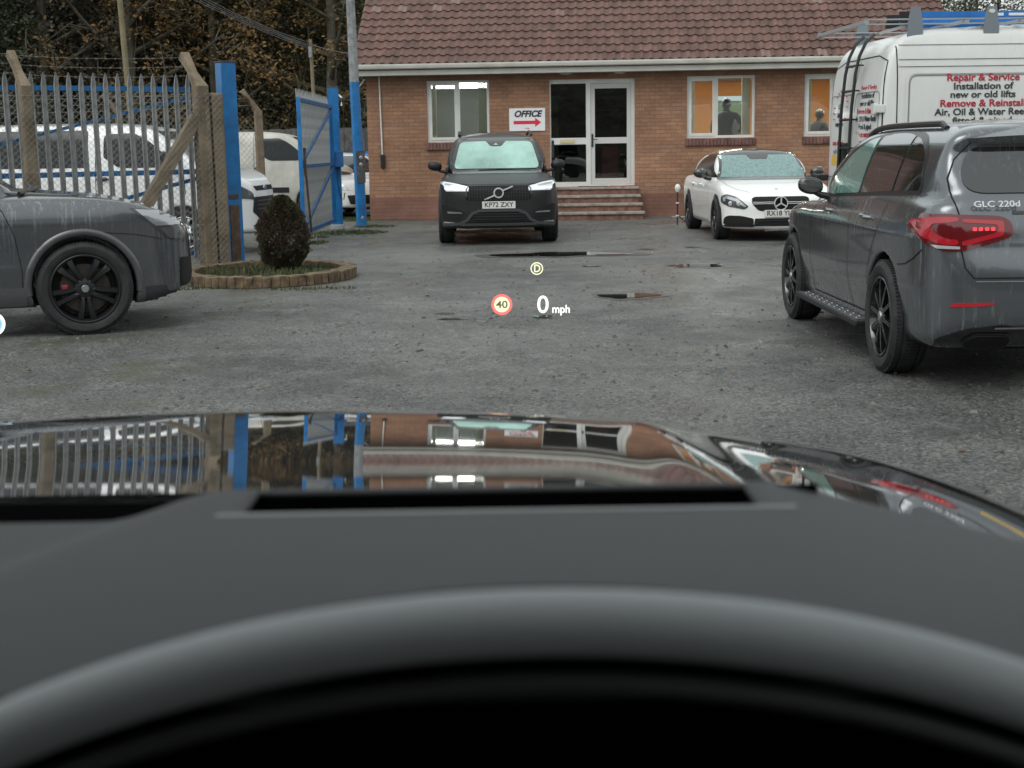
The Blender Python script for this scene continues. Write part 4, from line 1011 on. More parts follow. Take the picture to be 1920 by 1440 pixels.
    g = MB(); g.bbox(a+.012, a+.05, y2-.022, y2, z0+.84, z0+1.12, .006); g.tube([(a+.03, y2-.05, z0+1.0), (a+.14, y2-.055, z0+1.0)], .009, 8); g.build('door_handle', mat('handle_dark', (.06, .06, .06), .3, metal=.6), dr)
    # steps: stone treads on brick risers
    st = MB(); br = MB()
    for k in range(4):
        top = .66-k*.165; y_f = -.32-k*.29; xr = 5.82+k*.03; xl = 3.72-k*.05
        st.bbox(xl, xr, y_f, -.001 if k == 0 else y_f+.33, top-.055, top, .014)
        br.box(xl+.04, xr-.04, y_f+.035, -.001, top-.165, top-.056)
    stp = br.build('steps', mat('riser_brick', (.20, .105, .08), .8, var=.5, vs_=7), root)
    st.build('stone_tread', mat('worn_stone', (.30, .265, .225), .7, var=.35, vs_=9, bump=.004, bs=30), stp)
    # small fittings on the wall
    mb = MB(); mb.tube([(.29, -.03, 3.05), (.31, -.025, 1.40)], .017, 8); cp = mb.build('conduit', UPV, root, smooth=True)
    mb = MB(); mb.bbox(.27, .36, -.07, 0, 1.12, 1.41, .012); mb.build('switch_box', BLK, cp)
    mb = MB(); mb.tube([(-.02, -.06, 3.0), (-.12, -.2, 2.84), (-.3, -.32, 3.04)], .017, 8); mb.build('overflow_pipe', UPV, root, smooth=True)
    for x in (4.28, 5.42):
        mb = MB(); mb.lathe([(0, 3.015), (.09, 3.018), (.125, 3.03), (.13, 3.055)], 24, axis='Z', c=(x, -.22, 0)); mb.build('soffit_lamp', mat('lamp_glass_dull', (.42, .42, .40), .3), root, smooth=True)
    # rooms
    I = lambda n, c_, r_=.85: mat(n, c_, r_)
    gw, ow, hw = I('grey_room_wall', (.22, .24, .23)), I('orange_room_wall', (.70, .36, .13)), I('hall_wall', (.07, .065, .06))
    def room(xa, xb, wm, depth=BD-.32, hole=None):
        mb = MB(); mb.box(xa, xb, .31, depth, .55, .64); mb.build('room_floor', I('floor_vinyl', (.10, .09, .08)), root)
        mb = MB(); mb.box(xa, xb, .31, depth, 3.08, 3.11); mb.build('room_ceiling', I('ceiling_tile', (.45, .45, .42)), root)
        for x in (xa, xb-.05):
            mb = MB(); mb.box(x, x+.05, .31, depth, .64, 3.08); mb.build('partition', wm, root)
        wall_holes(xa+.05, xb-.05, .64, 3.08, depth-.05, depth, hole or []).build('inner_wall', wm, root)
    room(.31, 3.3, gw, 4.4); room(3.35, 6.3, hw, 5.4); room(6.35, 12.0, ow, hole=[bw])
    TU = mat('fluorescent_tube', (.9, .9, .9), .5, emit=(1, .97, .92), es=14)
    for x, y, w_, zb in ((1.15, 1.2, 1.3, 2.90), (1.15, 2.6, 1.3, 2.90), (6.7, 2.4, 1.5, 3.05), (9.4, 2.4, 1.5, 3.05), (6.7, 1.6, 1.5, 3.05), (9.4, 1.6, 1.4, 3.05)):
        mb = MB(); mb.bbox(x, x+w_, y-.10, y+.10, zb, zb+.028 if zb > 3 else 2.997, .012); mb.build('ceiling_light', TU if zb < 3 else mat('hidden_fill_tube', (.9, .9, .9), .5, emit=(1, .95, .86), es=46), root)  # right-room lamps are added out of sight to brighten the orange walls
    # interior furniture hinted behind the door glass
    mb = MB(); mb.box(3.6, 4.1, 3.0, 3.4, .65, 2.2); mb.box(3.6, 4.1, 3.0, 3.4, 2.3, 2.7); mb.build('cupboard', I('pale_green', (.20, .23, .16)), root)
    mb = MB(); mb.lathe([(0, 1.6), (.03, 1.6), (.05, 1.55), (.08, 1.5), (.08, .75), (0, .75)], 16, axis='Z', c=(4.85, 2.0, .25)); mb.build('fire_extinguisher', mat('extinguisher_red', (.5, .02, .03), .3), root, smooth=True)
    mb = MB(); mb.bbox(5.1, 5.5, 2.6, 3.0, .65, 1.5, .03); mb.build('red_bin', mat('bin_red', (.35, .03, .04), .4), root)
    return root
building()
mb = MB()
for j in range(8):
    for i in range(15): mb.v.append((1+i*3, 44+j*7, -.05+.09*j*7+.1*math.sin(i*1.7+j)*(j > 0)))
for j in range(7):
    for i in range(14): a = j*15+i; mb.f.append((a, a+1, a+16, a+15))
kind(mb.build('field', mat('pasture_green', (.10, .15, .05), .9, var=.3, vs_=1.2), None, smooth=True), 'structure')
# free-standing things at the office
def loc_b(x, y, z=0):
    c, s = math.cos(ORZ), math.sin(ORZ); return (OB[0]+x*c-y*s, OB[1]+x*s+y*c, z)
def office_sign():
    t = thing('office_sign', 'white OFFICE sign with red arrow screwed to the brick wall left of the door', 'sign', loc_b(3.45, -.012, 2.10), ORZ)
    mb = MB(); mb.bbox(-.385, .385, -.012, .010, -.24, .24, .004); mb.build('sign_panel', mat('sign_white', (.86, .86, .88), .3), t)
    text('OFFICE', 'lettering', .18, INK, t, frame_m((.005, -.0145, .115), (1, 0, 0), (0, 0, 1)), bold=.04, shear=.28, width=.60)
    mb = MB(); mb.prism([(-.29, -.095), (.17, -.095), (.17, -.155), (.30, -.06), (.17, .035), (.17, -.025), (-.29, -.025)], -.0152, -.0125); mb.build('arrow', mat('arrow_red', (.72, .03, .05), .4), t)
    mb = MB(); mb.prism([(-.08, -.175), (.03, -.175), (.05, -.20), (.0, -.19)], -.0152, -.0125); mb.build('red_mark', M['arrow_red'], t)
office_sign()
mb = MB(); mb.bbox(-.30, .30, -.14, .14, 0, .012, .004); tag(mb.build('doormat', mat('red_mat', (.30, .02, .04), .9, bump=.003, bs=80), None, loc=loc_b(5.50, -.15, .66)), 'small red mat on the top step at the right of the door', 'doormat')
mb = MB(); mb.bbox(-.32, .32, -.12, .12, 0, .012, .004); tag(mb.build('doormat', mat('grey_mat', (.06, .06, .05), .9, bump=.003, bs=80), None, loc=loc_b(4.85, -.15, .66)), 'dark grey mat on the top step under the door handle', 'doormat')
def handrail():
    t = thing('handrail', 'black metal handrail beside the office steps, partly behind the black SUV', 'handrail', loc_b(4.0, -.5, 0), ORZ)
    for y, n in ((0, .495), (-.62, .0)):
        mb = MB(); mb.tube([(0, y, .33 if y else .5), (0, y, 1.62 if not y else 1.30)], .028, 10); mb.build('post', BLK, t, smooth=True)
    mb = MB(); mb.tube([(0, .10, 1.63), (0, -.70, 1.28)], .025, 10); mb.build('rail', BLK, t, smooth=True)
handrail()
mb = MB(); mb.bbox(-.26, .26, -.12, .12, 0, .02, .006); tag(mb.build('drain_cover', mat('pale_concrete', (.33, .33, .31), .7, var=.2), None, loc=loc_b(6.75, -.6, .004)), 'pale flush drain cover in the tarmac right of the steps', 'drain cover')
def marker():
    t = thing('marker_lamp', 'small white globe lamp on a thin dark stake beside the white saloon', 'lamp', (3.22, 26.2, 0))
    mb = MB(); mb.tube([(0, 0, 0), (.0, 0, .62)], .012, 8); mb.tube([(0, 0, .2), (.12, 0, .08), (.2, 0, .02)], .01, 6); mb.build('stake', BLK, t)
    mb = MB(); mb.lathe([(0, .78), (.03, .77), (.055, .73), (.055, .69), (.03, .63), (.0, .62)], 20, axis='Z'); mb.build('globe', mat('globe_white', (.8, .8, .8), .3), t, smooth=True)
    for z in (.18, .42):
        mb = MB(); mb.lathe([(0, z+.015), (.035, z+.01), (.035, z-.01), (0, z-.015)], 14, axis='Z'); mb.build('collar', M['globe_white'], t, smooth=True)
marker()
# ---------------------------------------------------------------- people
def person(name, label, loc, rz, joints, radii, edges, cloth, extra=None, skin_m=None, hair=None, head=None):
    me = bpy.data.meshes.new('person'); me.from_pydata([Vector(j) for j in joints], edges, [])
    o = bpy.data.objects.new('p', me); col.objects.link(o)
    md = o.modifiers.new('s', 'SKIN'); md.use_smooth_shade = True; md.branch_smoothing = .6
    for i, r_ in enumerate(radii):
        v = me.skin_vertices[0].data[i]; v.radius = r_ if hasattr(r_, '__len__') else (r_, r_)
    me.skin_vertices[0].data[0].use_root = True
    o.modifiers.new('d', 'SUBSURF').levels = 2
    out = bpy.data.meshes.new_from_object(o.evaluated_get(bpy.context.evaluated_depsgraph_get()))
    bpy.data.objects.remove(o)
    out.materials.clear()
    p = link(name, out, cloth, None, loc); p.rotation_euler = (0, 0, rz); p['label'] = label; p['category'] = 'person'
    out.polygons.foreach_set('use_smooth', [True]*len(out.polygons))
    return p
DARKC = mat('dark_clothes', (.012, .014, .020), .8); SKN = mat('skin', (.42, .25, .18), .5); HAIR = mat('dark_hair', (.015, .012, .010), .6)
JT = [(0, 0, .95), (0, 0, 1.12), (0, .02, 1.34), (0, .03, 1.46), (0, .04, 1.51), (0, .04, 1.58), (0, .03, 1.63),
      (.19, .02, 1.40), (.33, .06, 1.16), (.18, .26, 1.05), (-.19, .02, 1.40), (-.27, .02, 1.12), (-.26, .12, .88),
      (.10, 0, .88), (.11, .02, .50), (.12, -.02, .08), (.12, .12, .04), (-.10, 0, .88), (-.11, .02, .50), (-.12, -.02, .08), (-.12, .12, .04)]
RD = [(.15, .12), (.14, .11), (.17, .12), (.10, .08), (.055, .06), (.08, .095), (.075, .085), .075, .055, .04, .075, .055, .04, .095, .065, .045, .04, .095, .065, .045, .04]
ED = [(0, 1), (1, 2), (2, 3), (3, 4), (4, 5), (5, 6), (2, 7), (7, 8), (8, 9), (2, 10), (10, 11), (11, 12), (0, 13), (13, 14), (14, 15), (15, 16), (0, 17), (17, 18), (18, 19), (19, 20)]
def head_bits(p, z=1.60, y=.05):
    for nm, m_, s_, c_ in (('face', SKN, (.062, .03, .08), (0, .075+y, z)), ('hair', HAIR, (.092, .105, .112), (0, -.008+y, z+.01))):
        bm = bmesh.new(); bmesh.ops.create_icosphere(bm, subdivisions=3, radius=1); bm.transform(Matrix.Translation(c_) @ Matrix.Diagonal((*s_, 1)))
        me = bpy.data.meshes.new(nm); bm.to_mesh(me); bm.free(); link(nm, me, m_, p, smooth=True)
p = person('person', 'person in dark clothes standing with an elbow out inside the middle office window', loc_b(7.80, 1.05, .64), R(-25)+ORZ, JT, RD, ED, DARKC); head_bits(p); p.scale = (1.15, 1.15, 1.09)
JS = [(x, y, z-.40 if z > .6 else z) for x, y, z in JT]
for i, q in ((14, (.14, .42, .50)), (15, (.14, .44, .10)), (16, (.14, .56, .05)), (18, (-.14, .42, .50)), (19, (-.14, .44, .10)), (20, (-.14, .56, .05)), (13, (.12, .05, .50)), (17, (-.12, .05, .50))): JS[i] = q
p = person('person', 'person in dark top sitting inside the right-hand office window beside the van', loc_b(9.92, 1.6, .94), R(-60)+ORZ, JS, RD, ED, DARKC); head_bits(p, 1.20)
# ================================================================ FENCES, GATES, POSTS
GALV = mat('galvanised_steel', (.27, .28, .28), .5, metal=.35, var=.35, vs_=7)
BLU = mat('blue_gate_paint', (.006, .145, .39), .42, var=.28, vs_=4, coat=.2)
CONC = mat('weathered_concrete', (.185, .145, .098), .9, var=.40, vs_=3.5, bump=.008, bs=25)
RUST = mat('rusty_steel', (.10, .065, .045), .8, var=.5, vs_=8)
WIRE = mat('fence_wire', (.24, .24, .22), .5, metal=.4)
def pale_mesh(h=2.45):
    """W-section pale with a split pointed head, facing -Y"""
    prof = [(-.035, 0), (-.024, -.012), (-.009, .004), (.009, .004), (.024, -.012), (.035, 0)]; mb = MB()
    zs = [(0.06, 1, 0), (h-.16, 1, 0), (h-.05, .55, -.012), (h, .06, -.020)]
    for z, k, dy in zs:
        for x, y in prof: mb.v.append((x*k, y*k+dy, z))
        for x, y in prof[::-1]: mb.v.append((x*k, y*k+dy+.004, z))
    n = 12
    for j in range(len(zs)-1):
        for i in range(n): mb.f.append((j*n+i, j*n+(i+1) % n, (j+1)*n+(i+1) % n, (j+1)*n+i))
    return mb
def gate_leaf(label, loc, rz, side, L=4.10, pitch=.152, diag=1):
    """hinge at the local origin, leaf along +x; side = which face carries the pales"""
    t = thing('palisade_gate', label, 'gate', loc, rz, 'blue palisade gate leaves')
    def fr(n, *beams):
        mb = MB()
        for a, b, w_, h_ in beams: mb.beam(a, b, w_, h_)
        return mb.build(n, BLU, t)
    for z in (.14, 1.20, 2.26): fr('rail', ((.04, 0, z), (L, 0, z), .05, .06))
    for x in (.05, L): fr('stile', ((x, 0, .10), (x, 0, 2.30), .055, .06))
    s0 = -side*.012
    fr('brace', ((.1, s0, 2.20), (L-.1, s0, 1.26), .03, .04)) if diag else None
    fr('brace', ((.1, s0, 1.14), (L-.1, s0, .20), .03, .05)) if diag else None
    me = None; n = int((L-.1)/pitch)
    for i in range(n):
        if me is None:
            o = pale_mesh().build('pale', GALV, t); me = o.data
        else:
            o = bpy.data.objects.new('pale', me); col.objects.link(o); o.parent = t
        o.location = (.14+i*pitch, side*.045, 0)
        if side > 0: o.rotation_euler = (0, 0, math.pi)
    return t
g1 = gate_leaf('grey spiked palisade gate leaf with blue rails open behind the wire fence', (-3.92, 18.22, .06), R(180+33), 1)
g2 = gate_leaf('grey palisade gate leaf with blue frame swung open towards the brick office', (-3.34, 26.28, .06), R(-90), -1)
mb = MB(); mb.beam((4.02, .06, 1.15), (3.7, .07, .12), .04, .03); mb.beam((4.0, .05, 1.5), (4.0, .05, 1.05), .05, .04); mb.build('drop_bolt', RUST, g2)
def square_post(name, label, x, y, s, h, rz, group=None, base=True):
    t = thing(name, label, 'post', (x, y, 0), rz, group)
    mb = MB(); mb.bbox(-s/2, s/2, -s/2, s/2, 0, h, .012); mb.build('post_shaft', BLU, t)
    mb = MB(); mb.bbox(-s/2-.01, s/2+.01, -s/2-.01, s/2+.01, h, h+.018, .004); mb.build('post_cap', RUST, t)
    return t
bp = square_post('gate_post', 'thick blue steel gate post with rusty hinge plates beside the concrete fence post', -3.68, 18.22, .205, 2.66, R(35), 'blue gate posts')
for z0, z1 in ((.06, .82), (.9, .96)):
    mb = MB(); mb.bbox(-.112, -.103, -.07, .05, z0, z1, .003); mb.bbox(-.08, .05, -.114, -.105, z0, z1, .003); mb.build('hinge_plate', RUST, bp)
bp2 = square_post('gate_post', 'blue steel gate post carrying a blue control box next to the lamp column', -3.33, 26.55, .20, 2.70, R(4), 'blue gate posts')
mb = MB(); mb.bbox(-.34, .16, -.30, -.12, 1.20, 1.50, .015); bx = mb.build('control_box', mat('box_blue', (.02, .12, .33), .5, var=.3), bp2)
mb = MB(); mb.tube([(.05, -.11, 1.2), (.03, -.16, .9), (.08, -.16, .62), (.14, -.13, .58), (.16, -.11, .7)], .010, 6); mb.build('cable', BLK, bp2)
mb = MB(); mb.bbox(-.13, .13, -.13, .13, 0, .10, .02); mb.build('footing', mat('footing_pale', (.35, .35, .33), .8), bp2)
mb = MB(); mb.tube([(.1, 0, 2.55), (.16, -.02, 2.5), (.15, -.02, 2.35)], .03, 8); mb.build('sensor', SIL, bp2)
for ch in g2.children:
    if ch.name.split('.')[0] in ('rail', 'brace'): ch.data.materials[0] = mat('weathered_blue', (.018, .10, .26), .6, var=.4, vs_=5)
lc = thing('lamp_column', 'tall slim lamp column painted blue up to head height, grey above, beside the brick office', 'lamp post', (-3.02, 28.0, 0), R(20))
mb = MB(); mb.tube([(-.0, 0, 0), (-.02, 0, 1.0), (-.055, 0, 2.86)], [.112, .108, .102], 8); mb.build('blue_shaft', BLU, lc)
mb = MB(); mb.tube([(-.055, 0, 2.861), (-.12, 0, 7.2)], [.10, .07], 8); mb.build('grey_shaft', GALV, lc)
mb = MB(); mb.bbox(-.10, .08, -.128, -.10, .86, 1.50, .006); mb.build('access_door', mat('door_rust', (.075, .070, .068), .7, var=.5, vs_=9), lc)
for z in (.14, 1.36, 1.22):
    mb = MB(); mb.lathe([(0, -.135), (.035, -.133), (.04, -.128)], 16, c=(0, 0, z)); mb.build('door_lock', SIL, lc)
mb = MB(); mb.tube([(-.12, 0, 7.1), (-.3, -.3, 7.4), (-.8, -1.0, 7.45)], .035, 8); mb.bbox(-1.0, -.75, -1.5, -.9, 7.38, 7.5, .03); mb.build('lamp_head', GALV, lc)
def concrete_post(parent, p, h, arm, w_=.15, name='concrete_post'):
    p = Vector(p); a = Vector(arm); up = Vector((0, 0, 1))
    d = Vector((a.x, a.y, 0)).normalized(); s = d.cross(up)
    mb = MB(); pts = [(p, w_*1.06), (p+up*h, w_*.96), (p+up*(h+.03)+d*.02, w_*.95), (p+up*h+a, w_*.72), ]
    rows = []
    for i, (q, k) in enumerate(pts):
        e = .18; ring = []
        for cx, cy in ((-1, -1+e), (-1+e, -1), (1-e, -1), (1, -1+e), (1, 1-e), (1-e, 1), (-1+e, 1), (-1, 1-e)):
            if i < 2: off = s*cx*k/2+d*cy*k/2
            else:
                t = a.normalized(); n2 = t.cross(s); off = s*cx*k/2+n2*cy*k/2*(-1)
                if i == 2: continue
            ring.append(q+off)
        if ring: rows.append(ring)
    for r_ in rows: mb.v += [tuple(v) for v in r_]
    n = 8
    for j in range(len(rows)-1):
        for i in range(n): mb.f.append((j*n+i, j*n+(i+1) % n, (j+1)*n+(i+1) % n, (j+1)*n+i))
    mb.f += [tuple(range(n)), tuple(range(len(mb.v)-n, len(mb.v)))]
    return mb.build(name, CONC, parent)
def chain_link(parent, A, B, z0, z1, cell=.055, r=.0023):
    A = Vector(A); B = Vector(B); L = (B-A).length; d = (B-A)/L; H = z1-z0; mb = MB(); step = cell*1.414
    nrm = Vector((-d.y, d.x, 0))
    for sg in (1, -1):
        k = -int(H/step)-1
        while k*step < L+H:
            # line x = k*step + sg*(z) clipped
            x0 = k*step if sg > 0 else k*step
            za, zb = 0, H; xa, xb = (x0, x0+H) if sg > 0 else (x0+0, x0-H)
            pts = []
            def clip(xa, za, xb, zb):
                ts = [0, 1]
                for lim in (0, L):
                    if abs(xb-xa) > 1e-9:
                        t = (lim-xa)/(xb-xa); ts.append(min(1, max(0, t)))
                ts = sorted(set(ts)); out = []
                for a_, b_ in zip(ts[:-1], ts[1:]):
                    m_ = (a_+b_)/2; xm = xa+(xb-xa)*m_
                    if 0 <= xm <= L: out.append((a_, b_))
                return out
            for a_, b_ in clip(xa, za, xb, zb):
                p = A+d*(xa+(xb-xa)*a_)+Vector((0, 0, z0+H*a_))+nrm*sg*.002; q = A+d*(xa+(xb-xa)*b_)+Vector((0, 0, z0+H*b_))+nrm*sg*.002
                mb.tube([p, q], r, 3, cap=False)
            k += 1
    return mb.build('wire_mesh', WIRE, parent, fix=False)
def barbed(parent, A, B, n=3, step=(0, 0, .14), sag=.03, r=.002):
    A = Vector(A); B = Vector(B); st = Vector(step)
    for k in range(n):
        mb = MB(); P = []
        for i in range(13):
            t = i/12; q = A.lerp(B, t)+st*k; q.z -= sag*4*t*(1-t); P.append(q)
        mb.tube(P, r, 4)
        L = (B-A).length
        for i in range(int(L/.12)):
            t = (i+.5)/(L/.12); q = A.lerp(B, t)+st*k; q.z -= sag*4*t*(1-t)
            mb.beam(q-Vector((.012, 0, .012)), q+Vector((.012, 0, .012)), .003, .003); mb.beam(q-Vector((-.012, 0, .012)), q+Vector((-.012, 0, .012)), .003, .003)
        mb.build('barbed_wire', WIRE, parent, fix=False)
cf = thing('chain_link_fence', 'chain link fence on thick cranked concrete posts with a slanting prop at the left', 'fence', (0, 0, 0))
fd = Vector((.84, .54, 0)); P1 = Vector((-5.72, 16.5, 0)); P2 = Vector((-3.90, 17.66, 0)); P0 = P1-fd*2.6
arm = Vector((-.26, .34, .40))
for q in (P0, P1): concrete_post(cf, q, 2.32, arm, .140)
concrete_post(cf, P2, 2.34, arm, .175); 
ep = P2+Vector((.17, .10, 0)); mb = MB(); mb.bbox(-.075, .075, -.075, .075, 0, 2.25, .02); e_ = mb.build('concrete_post', CONC, cf); e_.location = ep; e_.rotation_euler = (0, 0, R(33))
mb = MB(); mb.beam(P2+Vector((-.06, -.04, 1.95)), P2-fd*1.36+Vector((0, 0, .0)), .14, .14); mb.build('concrete_prop', CONC, cf)
dn = Vector((.54, -.84, 0))*.09
chain_link(cf, P0+dn, P2+dn, .05, 2.25)
chain_link(cf, P2+Vector((.08, -.12, 0)), ep+Vector((.09, -.09, 0)), .05, 2.25)
for a_, b_ in ((P0, P1), (P1, P2)):
    barbed(cf, a_+arm*.35+Vector((0, 0, 2.32)), b_+arm*.35+Vector((0, 0, 2.34)), 3, arm*.3)
for z in (.6, 1.3, 2.2):
    mb = MB(); mb.tube([P0+dn+Vector((0, 0, z)), P2+dn+Vector((0, 0, z))], .003, 5); mb.build('line_wire', WIRE, cf)
cf2 = thing('chain_link_fence', 'far chain link fence with a weathered cranked concrete post behind the shrub and vans', 'fence', (0, 0, 0))
Q = [Vector((-4.93, 27.4, 0)), Vector((-7.9, 28.2, 0)), Vector((-10.9, 29.0, 0)), Vector((-13.9, 29.8, 0))]
for q in Q: concrete_post(cf2, q, 2.30, Vector((-.28, -.12, .40)), .15)
chain_link(cf2, Q[0], Q[3], .05, 2.2, cell=.08, r=.0025)
barbed(cf2, Q[0]+Vector((-.08, -.04, 2.42)), Q[3]+Vector((-.08, -.04, 2.42)), 3, (-.09, -.04, .13), .05, .003)
mb = MB(); mb.beam(Q[0]+Vector((1.35, .3, 2.1)), Q[0]+Vector((2.0, .8, .9)), .12, .12); mb.build('concrete_prop', CONC, cf2) if 0 else None
# board fence beyond the parked vans
bf = thing('board_fence', 'grey timber board fence running behind the parked vans', 'fence', (0, 0, 0))
BRD = mat('grey_boards', (.11, .105, .10), .85, var=.5, vs_=4)
rn = random.Random(8)
for i in range(9):
    x0 = -26+i*2.6; mb = MB()
    for k in range(17): mb.box(x0+k*.152, x0+k*.152+.146, 40+.02*(k % 2), 40.03+.02*(k % 2), .02, 2.15+rn.uniform(-.02, .02))
    mb.build('fence_panel', BRD, bf)
    mb = MB(); mb.bbox(x0-.06, x0+.04, 39.94, 40.06, 0, 2.25, .01); mb.build('fence_post', BRD, bf)
# ================================================================ PLANTER AND SHRUB
pc = Vector((-2.92, 16.42, 0))
pl = thing('planter', 'low oval bed edged with upright bricks round the dark clipped shrub', 'planter', pc)
mb = MB(); N = 66
for i in range(N):
    t = 2*math.pi*(i+.5)/N; a, b = 1.06, 1.28; c, s = math.cos(t), math.sin(t)
    nx, ny = c/a, s/b; l = math.hypot(nx, ny); nx /= l; ny /= l
    mt = Matrix(((-ny, nx, 0, a*c), (nx, ny, 0, b*s), (0, 0, 1, 0), (0, 0, 0, 1)))
    v = MB().bbox(-.050, .050, -.20, 0, 0, .125+random.uniform(-.006, .008), .012)
    mb.add([tuple(mt @ Vector(p)) for p in v.v], v.f)
mb.build('brick_edging', mat('edging_brick', (.125, .088, .052), .85, var=.7, vs_=11, bump=.004, bs=40), pl)
mb = MB(); v = [(0, 0, .07)]+[(.92*math.cos(2*math.pi*i/40), 1.13*math.sin(2*math.pi*i/40), .055+.01*math.sin(i*2.3)) for i in range(40)]
mb.add(v, [(0, i+1, (i+1) % 40+1) for i in range(40)]); mb.build('soil', mat('dark_soil', (.030, .022, .014), .95, bump=.02, bs=25), pl)
g = tufts('weeds', [(0, 0, .85, 1.0, .06), (-.5, -.6, .3, .3, .06), (.45, -.5, .35, .4, .06)], 420, .09, mat('weed_green', (.055, .068, .022), .7, var=.5, vs_=5), 4, pl); kind(g, 'stuff')
def leaf_cloud(mb, rn, c, rad, n, size, flat=.6, shell=.55):
    for i in range(n):
        v = Vector((rn.gauss(0, 1), rn.gauss(0, 1), rn.gauss(0, 1))).normalized()*(shell+(1-shell)*rn.random())**1
        p = Vector(c)+Vector((v.x*rad[0], v.y*rad[1], v.z*rad[2]))
        a = Vector((rn.gauss(0, 1), rn.gauss(0, 1), rn.gauss(0, flat))).normalized(); b = a.cross(Vector((rn.gauss(0, 1), rn.gauss(0, 1), rn.gauss(0, 1)))).normalized()
        s = size*rn.uniform(.5, 1.2)
        mb.add([p-a*s, p+b*s*.5, p+a*s, p-b*s*.5], [(0, 1, 2, 3)])
def shrub():
    t = thing('conifer_shrub', 'dark clipped conifer shrub growing in the brick-edged bed', 'shrub', pc+Vector((.15, .28, .06)))
    rn = random.Random(2); mb = MB()
    prof = [(.0, .11), (.10, .19), (.25, .28), (.40, .315), (.54, .275), (.68, .20), (.80, .14), (.90, .06)]
    def rad(z):
        for (z0, r0), (z1, r1) in zip(prof[:-1], prof[1:]):
            if z0 <= z <= z1: return r0+(r1-r0)*(z-z0)/(z1-z0)
        return .02
    for i in range(30000):
        z = rn.uniform(.0, .91); th = rn.uniform(0, 6.283)
        lump = 1+.12*math.sin(th*2+z*9+1)+.10*math.sin(th*5-z*17)+.09*math.sin(th*11+z*37)+.05*math.sin(th*19-z*61)
        r_ = rad(z)*lump*(.72+.30*rn.random()**.5); dx, dy = math.cos(th), math.sin(th)
        p = Vector((dx*r_, dy*r_, z)); d = Vector((dx+rn.gauss(0, .5), dy+rn.gauss(0, .5), .9+rn.gauss(0, .5))).normalized()
        s = d.cross(Vector((rn.gauss(0, 1), rn.gauss(0, 1), rn.gauss(0, 1)))).normalized(); l = rn.uniform(.015, .034)
        mb.add([p-s*.004, p+s*.004, p+s*.003+d*l, p-s*.003+d*l], [(0, 1, 2, 3)])
    m = bpy.data.materials.new('conifer_green'); m.use_nodes = True; nt = m.node_tree; b = nt.nodes['Principled BSDF']
    n = _noise(nt, _coord(nt), 7, 4, .7); nt.links.new(_mix(nt, (.050, .030, .020), (.055, .062, .024), _ramp(nt, n, [(.45, 0), (.62, 1)])), b.inputs['Base Color']); b.inputs['Roughness'].default_value = .8
    mb.build('foliage', m, t, fix=False)
    mb = MB(); mb.tube([(0, 0, -.02), (.01, 0, .3), (0, .01, .7)], [.05, .04, .015], 8)
    for k in range(10):
        a = rn.uniform(0, 6.28); mb.tube([(0, 0, .08+.05*k), (math.cos(a)*.12, math.sin(a)*.12, .16+.06*k), (math.cos(a)*.2, math.sin(a)*.2, .30+.05*k)], [.014, .01, .004], 5)
    mb.build('stem', mat('bark_dark', (.035, .026, .020), .9), t)
shrub()
# ================================================================ WOODS, POLES, WIRES
def leaf_mat(name, cs, sc=.8):
    m = bpy.data.materials.new(name); m.use_nodes = True; nt = m.node_tree; b = nt.nodes['Principled BSDF']
    oi = nt.nodes.new('ShaderNodeObjectInfo'); v = _coord(nt); ad = nt.nodes.new('ShaderNodeVectorMath'); ad.operation = 'ADD'
    sc_ = nt.nodes.new('ShaderNodeVectorMath'); sc_.operation = 'SCALE'; sc_.inputs['Scale'].default_value = 1; nt.links.new(oi.outputs['Location'], sc_.inputs[0])
    nt.links.new(v, ad.inputs[0]); nt.links.new(sc_.outputs[0], ad.inputs[1])
    n = _noise(nt, ad.outputs[0], sc, 4, .75); n2 = _noise(nt, ad.outputs[0], 4, 3, .8)
    k = _mix(nt, cs[0], cs[1], _ramp(nt, n, [(.42, 0), (.58, 1)])); k = _mix(nt, k, cs[2], _ramp(nt, n2, [(.56, 0), (.70, .9)]))
    nt.links.new(k, b.inputs['Base Color']); b.inputs['Roughness'].default_value = .75; return m
BARK = mat('bark_mossy', (.080, .074, .052), .9, var=.5, vs_=2.5, bump=.02, bs=8)
LM = [leaf_mat('beech_brown_leaves', ((.030, .028, .018), (.044, .040, .026), (.036, .048, .020))), leaf_mat('autumn_orange_leaves', ((.060, .048, .022), (.20, .11, .030), (.045, .050, .020))),
      leaf_mat('ivy_green_leaves', ((.020, .028, .013), (.044, .058, .022), (.06, .045, .018))), leaf_mat('olive_leaves', ((.045, .052, .018), (.08, .085, .028), (.10, .065, .02)))]
